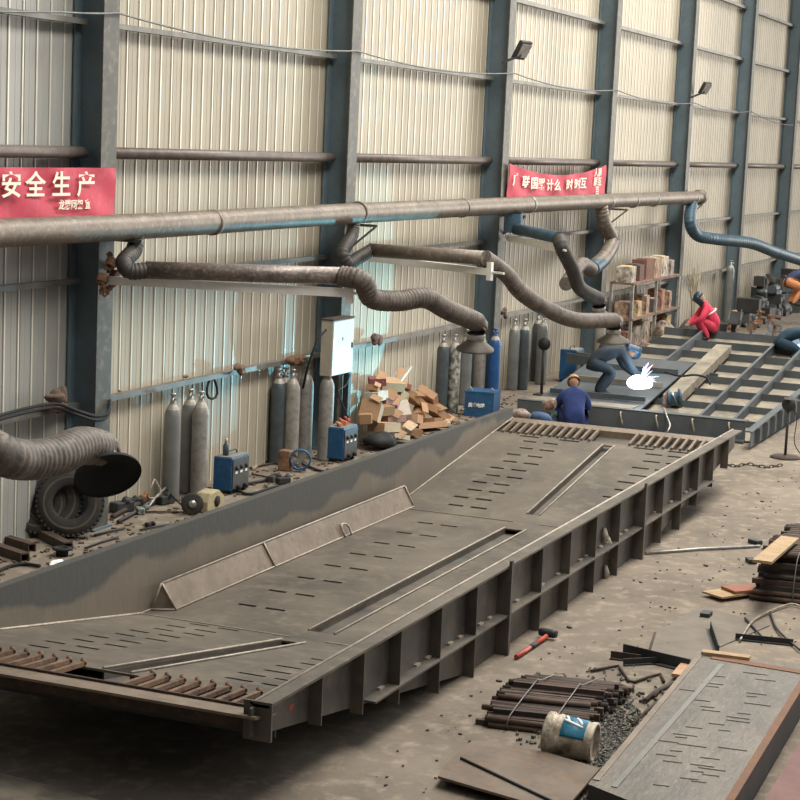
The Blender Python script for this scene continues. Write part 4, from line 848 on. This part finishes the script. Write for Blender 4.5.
# ================================================================ shelf rack by the fifth column
xa, xb = 41.0, 45.3; ya, yb = -.45, .1
t = thing('shelf_rack', ((xa+xb)/2, -.1, 0), 'Cluttered two-tier shelf rack before the fifth column', 'shelf')
for zz_, nm in ((.95, 'shelf_board'), (1.75, 'shelf_board'), (.3, 'shelf_board')): MB().box(xa, xb, ya, yb, zz_, zz_+.05).build(nm, mat('grimy_wood', '#8f7360', '#5c4a3f', 5, .8), t)
for x in (xa+.04, (xa+xb)/2, xb-.04):
    for y in (ya+.03, yb-.03): MB().box(x-.035, x+.035, y-.03, y+.03, 0, 1.78).build('post', M['zinc'], t)
shc = ['#c9a58a', '#6d4640', '#e0c890', '#b9b0a6', '#4b5358', '#c98a70', '#8a5a48', '#d8cdbb']
for k in range(18):
    lvl = (1.0, 1.8, .35)[k % 3]; x = xa+.3+(k//3)*.70; hgt = rnd.uniform(.22, .5) if k % 3 else rnd.uniform(.25, .6); ci = [0, 7, 5, 2, 1, 3, 0, 6, 7, 4, 0, 2, 5, 7, 1, 0, 3, 2][k]
    t = thing('storage_box', (x, -.15, lvl), '%s box on the %s board of the shelf rack, %s from the left' % (['Tan', 'Dark brown', 'Yellowish', 'Grey', 'Slate', 'Orange', 'Brown', 'Cream'][ci], ('middle', 'top', 'bottom')[k % 3], ['first', 'second', 'third', 'fourth', 'fifth', 'sixth'][k//3]), 'box', 'boxes and tins on the shelf rack')
    MB().obox((x, -.18, lvl+hgt/2+.002), (rnd.uniform(.3, .6), .35, hgt), (0, 0, rnd.uniform(-.1, .1))).build('carton', mat('shelf_%d' % k, shc[ci], '#5b4a40', 8, .8), t)
    MB().obox((x, -.18, lvl+hgt+.012), (.25, .25, .016), (0, 0, rnd.uniform(-.3, .3))).build('lid', mat('lid_%d' % k, shc[(ci+3) % 8]), t)
t = thing('dry_broom', (48.2, -.1, 0), 'Fan of dry straw broom leaning right of the fifth column', 'broom')
for k in range(30):
    a = rnd.uniform(-.5, .35); MB().tube([(48.3, -.1, .0), (48.3+a*.6, -.12, 1.0), (48.3+a*1.6, -.1+rnd.uniform(-.1, .1), 1.7+rnd.uniform(-.2, .2))], [.02, .015, .006], 5).build('straw', mat('straw', '#9a9078') if k == 0 else bpy.data.materials['straw'], t)
for i, (px, py, r, col, lab, nm) in enumerate([(612, 318, .42, '#5a544c', 'Dark ragged sack pile leaning left of the shelf rack', 'sack'), (606, 300, .25, '#8c7a68', 'Brown rags hanging left of the shelf rack', 'rag'), (665, 312, .36, '#b5a08c', 'Pale crumpled sack at the right end of the shelf rack, upper', 'sack'), (667, 328, .38, '#a08c78', 'Pale crumpled sack at the right end of the shelf rack, lower', 'sack'), (688, 318, .36, '#4a4d52', 'Dark bundle below the straw broom', 'bundle'), (676, 332, .3, '#58504e', 'Dark bundle between shelf rack and red worker', 'bundle'), (622, 336, .28, '#7a5a50', 'Reddish bundle at the foot of the shelf rack', 'bundle'), (645, 338, .26, '#8a7468', 'Pinkish grey bundle under the shelf rack', 'bundle')]):
    q = P(px, py, -.75); q.z = r*1.0; tag(blob(q, r, 60+i, (1.2, .7, 1.1)).build(nm, mat('sack_%d' % i, col, '#3f3a36', 9, .9)), lab, nm)
# dark clutter on the floor in front of the rack
for k in range(26):
    px = rnd.uniform(612, 705); q = gz(px, rnd.uniform(335, 352)-(px-612)*.06, 0); s = rnd.uniform(.12, .32); q.y = min(q.y, -.45)
    t = thing('scrap_part', q, 'Dark offcut or fitting on the floor before the shelf rack', 'scrap part', 'offcuts before the shelf rack')
    mb = MB()
    if k % 3: mb.obox(q+V((0, 0, s*.5)), (s*1.5, s*.8, s*.8), (rnd.uniform(-.3, .3), rnd.uniform(-.3, .3), rnd.uniform(0, 3)))
    else: mb.tube([q+V((-s, 0, .05)), q+V((0, s*.3, s*1.5)), q+V((s, 0, .1))], s*.2, 8)
    mb.build('piece', [M['dark'], M['f2'], M['rustd'], M['cb'][5]][k % 4], t)
kk = 0
for px in range(746, 812, 5):
  for row in (-.7,):
    base = gy(px+rnd.uniform(-3, 3), 330, row); top_ = 0.0
    for lv in range(4 if px > 755 else 2):
        s = rnd.uniform(.32, .52)*(1-.12*lv); q = V((base.x+rnd.uniform(-.1, .1), row+rnd.uniform(-.1, .1), top_)); h_ = s*.9
        t = thing('machine_part', q, 'Dark oily machine part in the heap at the far right under the hose', 'machine part', 'heap of machine parts at the far right')
        mb = MB(); c = q+V((0, 0, h_/2)); k = kk; kk += 1
        if k % 3 == 0: mb.lathe([(0, 0), (s*.6, 0), (s*.6, h_*.6), (s*.35, h_*.6), (s*.3, h_), (0, h_)], q, (0, 0, 1), 16); mb.tube([c, c+V((s*.9, -.1, .0))], s*.16, 8)
        elif k % 3 == 1: mb.obox(c, (s*1.5, s, h_), (0, 0, rnd.uniform(0, 3))); mb.obox(c+V((.1*s, -s*.3, 0)), (s*.5, s*.7, h_*.7), (0, 0, rnd.random()))
        else: mb.box(q.x-s*.6, q.x+s*.6, q.y-s*.4, q.y+s*.4, q.z, q.z+h_*.3); mb.tube([c+V((-s, 0, 0)), c+V((s, 0, 0))], h_*.45, 12)
        mb.build('casting', [M['dark'], M['dark'], M['gasd'], M['tire']][k % 4], t); top_ += h_
t = thing('gas_bottle', (54.8, -.3, 0), 'Squat orange-brown bottle among dark parts at the sixth column foot', 'bottle')
q = gy(734, 322, -.6); MB().lathe([(0, 0), (.16, 0), (.17, .1), (.17, .4), (.1, .5), (.05, .55), (0, .55)], (q.x, q.y, 0), seg=18).build('bottle', M['cb'][3], t)
for k in range(16):
    px = rnd.uniform(742, 775); q = gx(px, rnd.uniform(322, 345), 41+rnd.random()*2); L = rnd.uniform(.15, .4)
    t = thing('clamp', q, 'Rusty screw clamp or tool standing on the far frame right of the red worker', 'clamp', 'clamps and tools on the far frame')
    mb = MB(); mb.bar(q, q+V((rnd.uniform(-.1, .1), rnd.uniform(-.1, .1), L)), .05, .05); mb.bar(q+V((0, 0, L)), q+V((.1, -.15, L-.02)), .05, .05); mb.build('jaw', [M['rust'], M['zinc'], M['prism']][k % 3], t)

# ================================================================ right foreground
def slabpoly(name, pix, z, th, m, label, cat, side_shade=None):
    pts = [gz(a, b, z) for a, b in pix]; c = sum(pts, V())/len(pts); t = thing(name, V((c.x, c.y, 0)), label, cat)
    mb = MB().prism([q-V((0, 0, th)) for q in pts], (0, 0, th)); ms = m
    if side_shade: ms = [m, side_shade]; mb.m = [1 if i != 1 else 0 for i in range(len(mb.m))]
    mb.build('plate', ms, t); return t, pts
M['platebig'] = mat('oily_plate', '#6b6358', '#504a43', 1.3, .55, .2, .3, '#8a8072', 9, (1, 3, 1), amt3=.4)
M['rustedge'] = mat('orange_rust', '#7f5a42', '#6a5444', 7, .85, 0, .2, '#9a6242', 14)
M['redplate'] = mat('primer_plate', '#7d5750', '#6b4843', 3, .7, 0, .1)
M['rustb2'] = mat('drag_dirt', '#5a5349')
tb, pb = slabpoly('thick_plate', [(700, 652), (813, 668), (712, 834), (588, 784)], .30, .294, M['platebig'], 'Large thick steel plate with orange rusted rim at the lower right', 'steel plate', M['dark'])  # sides take the dark steel colour to paint in their shade
def strip_on(par, pa, pb_, w0, z, m, nm, th=.006):
    a = gz(*pa, z); b = gz(*pb_, z); MB().bar(a, b, w0, th).build(nm, m, par)
strip_on(tb, (712, 657), (808, 673), .12, .304, M['rustedge'], 'rust_rim'); strip_on(tb, (808, 673), (714, 826), .06, .304, M['rustedge'], 'rust_rim'); strip_on(tb, (700, 655), (596, 780), .05, .304, M['prism'], 'pale_rim')
strip_on(tb, (722, 664), (614, 787), .045, .304, mat('blue_mill_scale', '#73736e', '#6b6861', 3, .4, .3), 'mill_scale_band', .005)
for k in range(34):
    px = 672+rnd.uniform(0, 75)-k*1.6+15; py = 672+k*3.4
    a = gz(px, py, .304); MB().bar(a, a+V((.02, -rnd.uniform(.08, .22), 0)), .010, .003).build('drag_mark', M['rustb2'], tb)
slabpoly('primer_plate', [(880, 660), (860, 880), (740, 840), (822, 705)], .06, .05, M['redplate'], 'Reddish primed steel plate at the lower right corner', 'steel plate')
slabpoly('rusty_sheet', [(438, 776), (446, 764), (470, 742), (478, 740), (546, 752), (600, 768), (560, 815), (520, 800)], .09, .02, mat('brown_sheet', '#7a6c5e', '#62564a', 3, .75, .1, .2, '#8c6a4e', 7), 'Thin brown steel sheet with rounded corner lying under the long rod', 'steel sheet')
q = gz(490, 770); t = thing('wood_block', q, 'Small block propping the brown steel sheet', 'block'); MB().box(q.x-.15, q.x+.25, q.y-.05, q.y+.2, 0, .068).build('block', M['rustd'], t)
a = gz(461, 758, .10); b = gz(556, 803, .10); t = thing('long_rod', a, 'Thin dark rod lying across the brown steel sheet', 'rod'); MB().tube([a, b], .012, 7).build('rod', M['dark'], t)
slabpoly('floor_sheet', [(655, 632), (702, 606), (770, 625), (700, 655), (690, 668), (648, 655)], .012, .01, mat('dull_sheet', '#7c7266', '#6a6157', 3, .8), 'Dull thin sheet lying flat beyond the thick plate', 'steel sheet')
# bundles of rods
def bundle(label, x0, x1, ya, yb, layers, pitch, r, seed, skew=.15):
    rr = random.Random(seed); t = thing('rod_bundle', ((x0+x1)/2, (ya+yb)/2, 0), label, 'rod bundle'); n = int((x1-x0)/pitch); cnt = 0
    bars = []
    for L in range(layers):
        ins = int(n*.03*L*L) if layers < 7 else int(L*.6)
        for k in range(ins, n-ins): bars.append((L, k))
    bars.sort(key=lambda q: (-q[0], q[1])); rest = [MB() for _ in range(3)]
    for L, k in bars:
        x = x0+pitch*(k+.5*(L % 2)); z = r+L*r*1.75; e0 = rr.uniform(-.07, .07); e1 = rr.uniform(-.07, .07); cnt += 1
        mi = rr.randrange(3); mb = MB() if cnt <= 96 else rest[mi]; a = V((x+rr.uniform(-.01, .01), ya+e0, z)); b = V((x+skew+rr.uniform(-.03, .03), yb+e1, z+rr.uniform(-.004, .008)))
        mb.bar(a, b, r*1.7, r*1.7) if k % 2 else mb.tube([a, b], r, 7)
        if cnt <= 96: mb.build('rod', M[('rustd', 'rustb', 'rustb2b')[mi]], t)
    whole = MB(); 
    for mi, mb in enumerate(rest):
        o_ = len(whole.v); whole.v += mb.v; whole.f += [tuple(i+o_ for i in f) for f in mb.f]; whole.m += [mi]*len(mb.f); whole.sm += mb.sm
    if whole.v: whole.build('lower_rods', [M['rustd'], M['rustb'], M['rustb2b']], t)['kind'] = 'stuff'
    for u in (.28, .72):
        y = ya+(yb-ya)*u; zt_ = layers*r*1.75+.012; i2 = pitch*(int(n*.03*(layers-1)**2) if layers < 7 else int((layers-1)*.6)); pts = [(x0-.03+skew*u, y, .02), (x0-.0+skew*u, y, zt_*.5), (x0+i2+.02+skew*u, y+.01, zt_), ((x0+x1)/2+skew*u, y, zt_+.01), (x1-i2-.02+skew*u, y-.01, zt_), (x1+.02+skew*u, y, zt_*.5), (x1+.05+skew*u, y, .02)]
        MB().tube(curve_pts(pts, .05), .006, 6).build('tie_wire', M['rail'], t)
    return t
M['rustb2b'] = mat('blackish_brown_bar', '#403630', '#2f2a27', 6, .75, .1)
M['rustb'] = mat('brown_bar', '#5d4a40', '#46382f', 6, .8, .1)
bundle('Tied bundle of short dark bars beside the paint bucket', 14.25, 15.7, -6.60, -7.42, 5, .045, .025, 3, .12)
bundle('Tied bundle of brown round bars at the right edge', 19.95, 22.3, -7.68, -9.1, 9, .062, .032, 4, .12)
# rod pieces of wire in front of bundle
for i, pts in enumerate([[(740, 640), (752, 622), (768, 612), (790, 604), (800, 606)], [(745, 618), (765, 640)], [(770, 612), (778, 630), (800, 650)]]):
    t = thing('loose_wire', gz(*pts[0]), ['Loose pale wire looping out from under the right bundle', 'Short wire below the right bundle', 'Wire trailing to the right edge below the bundle'][i], 'wire')
    MB().tube(curve_pts([gz(a, b, .03) for a, b in pts], .05) if len(pts) > 2 else [gz(a, b, .03) for a, b in pts], .012, 6).build('wire', M['weld'] if i == 0 else M['dark'], t)
# paint bucket
a = gz(546, 733, .18); b = gz(586, 741, .165); ax = (b-a).normalized(); L = .40
t = thing('paint_bucket', (a.x, a.y, 0), 'White paint bucket with blue label lying on its side', 'bucket')
MB().lathe([(0, 0), (.155, 0), (.175, .01), (.178, .05), (.165, .055), (.165, .10), (.172, .105), (.172, .12), (.163, .13), (.152, L-.04), (.158, L-.035), (.158, L), (.13, L), (.128, L-.02), (0, L-.02)], a, ax, 40).build('bucket_shell', mat('stained_white', '#d3c6b0', '#8d7a64', 7, .6, 0, 0, '#4a3f36', 10, amt3=.8, lo=.45, hi=.62), t)
q = V((0, 0, 1)).rotation_difference(ax); mb = MB(); n = 16; vs = []
def ring_pt(r, h, ang):
    # ang measured from world up round the axis, towards the camera
    upv = (V((0, 0, 1))-ax*ax.z).normalized(); side = ax.cross(upv); side = side if side.dot(CAM-a) > 0 else -side
    return a+ax*h+(upv*math.cos(ang)+side*math.sin(ang))*r
for h in (.145, .335):
    for k in range(n+1): vs.append(ring_pt(.1655-(h-.13)*.05, h, -.5+1.75*k/n))
mb.add(vs, [(k, k+1, n+2+k, n+1+k) for k in range(n)], 0, True); lb = mb.build('blue_label', mat('label_blue', '#2f7e9c', '#256b8a', 6, .5, 0, 0, '#74b5c9', 8), t)
so = lb.modifiers.new('t', 'SOLIDIFY'); so.thickness = .003; so.offset = 0
for k, (h0, h1, a0, a1) in enumerate([(.15, .31, .35, .62), (.16, .2, .0, .5), (.24, .3, -.05, .45)]):
    mb = MB(); mb.tube([ring_pt(.167-(h0+(h1-h0)*u-.13)*.05, h0+(h1-h0)*u, a0+(a1-a0)*u) for u in (0, .3, .6, 1)], .012, 6); mb.build('label_print', M['white'], t)
# red handled hammer
a = gz(516, 657, .03); b = gz(548, 635, .04); t = thing('sledge_hammer', a, 'Hammer with red and black handle lying below the side of the trough', 'hammer')
d = b-a; MB().tube([a, a+d*.42], .022, 10).build('handle', mat('red_handle', '#b8483a', '#9d3b30', 9, .5), t); MB().tube([a+d*.42, a+d*.62], .023, 10).build('handle_grip', M['dark'], t); MB().tube([a+d*.62, a+d], .022, 10).build('handle_top', mat('red_handle2', '#b8483a'), t)
n = V((-d.y, d.x, 0)).normalized(); MB().tube([b-n*.09+V((0, 0, .02)), b-n*.05+V((0, 0, .02)), b+n*.05+V((0, 0, .02)), b+n*.09+V((0, 0, .02))], [.035, .045, .045, .035], 10).build('hammer_head', M['dark'], t)
# planks and cardboard at the right bundle
def plank(pa, pb_, w_, z, m, label, name='plank', cat='plank', th=.03):
    a = gz(*pa, z); b = gz(*pb_, z); t = thing(name, V((a.x, a.y, 0)), label, cat); MB().bar(a, b, w_, th).build('board', m, t); return t
M['wood'] = mat('pale_wood', '#b59873', '#9a7f5e', 6, .75, 0, .1, '#7d6549', 15, (4, 1, 1))
plank((762, 562), (790, 538), .20, .565, M['wood'], 'Pale wooden plank lying on top of the right bar bundle')
plank((712, 595), (748, 590), .30, .05, M['wood'], 'Pale wood offcut sticking out left of the right bundle', th=.02)
plank((728, 590), (755, 588), .26, .08, M['cb'][5], 'Reddish cardboard scrap on the wood offcut', 'cardboard_scrap', 'cardboard')
plank((702, 652), (750, 658), .10, .318, M['wood'], 'Splintered pale board along the top rim of the thick plate', th=.03)
plank((678, 676), (688, 664), .12, .05, M['cb'][3], 'Small pale broken wood piece at the left rim of the thick plate', 'wood_splinter', 'wood')
# angle irons
for i, (pa, pb_, w_, h_, lab) in enumerate([((621, 656), (688, 672), .07, .10, 'Long dark angle iron, thickest in the scrap pile left of the thick plate'), ((610, 659), (640, 663), .05, .06, 'Short brown angle iron at the left of the scrap pile'), ((624, 666), (660, 664), .04, .05, 'Thin angle iron under the thick one'), ((735, 640), (793, 646), .05, .05, 'Dark bar lying beyond the splintered board'), ((708, 630), (716, 655), .05, .08, 'Short stub between plate and floor sheet')]):
    a = gz(*pa, 0); b = gz(*pb_, 0); d = (b-a).normalized(); n = V((-d.y, d.x, 0)); t = thing('angle_iron', a, lab, 'angle iron')
    mb = MB(); mb.bar(a+V((0, 0, .008)), b+V((0, 0, .008)), w_, .012); mb.bar(a+n*w_*.45+V((0, 0, .014+h_/2)), b+n*w_*.45+V((0, 0, .014+h_/2)), .01, h_); mb.build('profile', M['dark'] if i != 1 else M['rustd'], t)
for i, (pts, r, lab) in enumerate([([(591, 671), (605, 668), (619, 666), (629, 681), (634, 682), (648, 677), (661, 674), (664, 682)], .014, 'Zigzag bent rod on the floor left of the thick plate'), ([(645, 701), (655, 692), (672, 683)], .02, 'Dark bent rod by the left rim of the thick plate'), ([(654, 697), (660, 690), (667, 697), (660, 703), (655, 699)], .015, 'Small coil of dark wire by the thick plate'), ([(645, 553), (700, 549), (760, 546)], .018, 'Long thin pipe lying on the floor from the trough to the bundle'), ([(632, 725), (650, 708), (675, 688)], .015, 'Thin rod lying along the left rim of the thick plate'), ([(648, 655), (655, 633)], .012, 'Short rod poking from the scrap pile')]):
    t = thing('bent_rod', gz(*pts[0]), lab, 'rod'); MB().tube([gz(a, b, r+.005) for a, b in pts], r, 7).build('rod', M['rustd'] if i != 3 else M['zinc'], t)
for i, (px, py, lab) in enumerate([(706, 617, 'Small dark offcut on bare floor left of the right bundle'), (751, 563, 'Small dark block under the plank end'), (755, 544, 'Dark flat offcut beyond the plank')]):
    q = gz(px, py); t = thing('steel_offcut', q, lab, 'offcut'); MB().obox(q+V((0, 0, .03)), (.16, .1, .05), (0, 0, .5*i)).build('piece', M['dark'], t, .005)
# gravel and grit around the bucket
mb = MB(); rr = random.Random(11)
for k in range(2600):
    px = rr.gauss(600, 30); py = rr.gauss(742, 24)
    if py > 815: continue
    q = gz(px, py, .01); s = rr.uniform(.006, .018); mb.obox(q, (s*2, s*1.6, s*1.3), (rr.random()*3, rr.random()*3, rr.random()*3))
tag(mb.build('gravel', mat('grey_grit', '#77746c', '#4a4742', 30, .8)), 'Grey grit scattered on the floor round the paint bucket', 'gravel', kind='stuff')
mb = MB()
for k in range(1500):
    x = rr.uniform(15.5, 34); y = rr.uniform(-2.2, .2); s = rr.uniform(.006, .022); mb.obox((x, y, .01), (s*3, s*1.8, s), (0, 0, rr.random()*3))
tag(mb.build('debris', mat('brown_grit', '#7a6552', '#3e342c', 30, .85)), 'Brown scale and grit along the floor strip behind the trough', 'debris', kind='stuff')
mb = MB()
for k in range(650):
    x = rr.uniform(12.5, 31); y = rr.uniform(-9.3, -6.2)
    if 12.6 < x < 18 and y < -7.6: continue
    s = rr.uniform(.003, .010)*(1.8 if rr.random() < .06 else 1); mb.obox((x, y, .008), (s*3.2, s*1.8, s), (0, 0, rr.random()*3))
tag(mb.build('floor_chips', mat('floor_chips', '#5c5146', '#35302b', 30, .85)), 'Fine dark steel chips and crumbs scattered on the open floor at the right', 'chips', kind='stuff')
# chain by the end of the trough
t = thing('chain', gz(725, 466), 'Dark chain lying on the floor past the trough end', 'chain'); mb = MB(); cp = curve_pts([gz(a, b, .02) for a, b in [(722, 463), (735, 466), (748, 464), (765, 467), (782, 465)]], .09)
for i, q in enumerate(cp[:-1]):
    d = (cp[i+1]-q); n = V((-d.y, d.x, 0)).normalized() if i % 2 else V((0, 0, 1)); mb.tube([q+d*(.5+.62*math.cos(a*.785))+n*.022*math.sin(a*.785) for a in range(9)], .009, 5, cap=False)
mb.build('links', M['rustd'], t)
# sheet on the floor at the lower left
slabpoly('floor_sheet', [(-20, 770), (6, 774), (60, 788), (140, 812), (-20, 830)], .02, .015, M['f2p'], 'Dull sheet edge on the floor at the lower left corner', 'steel sheet')
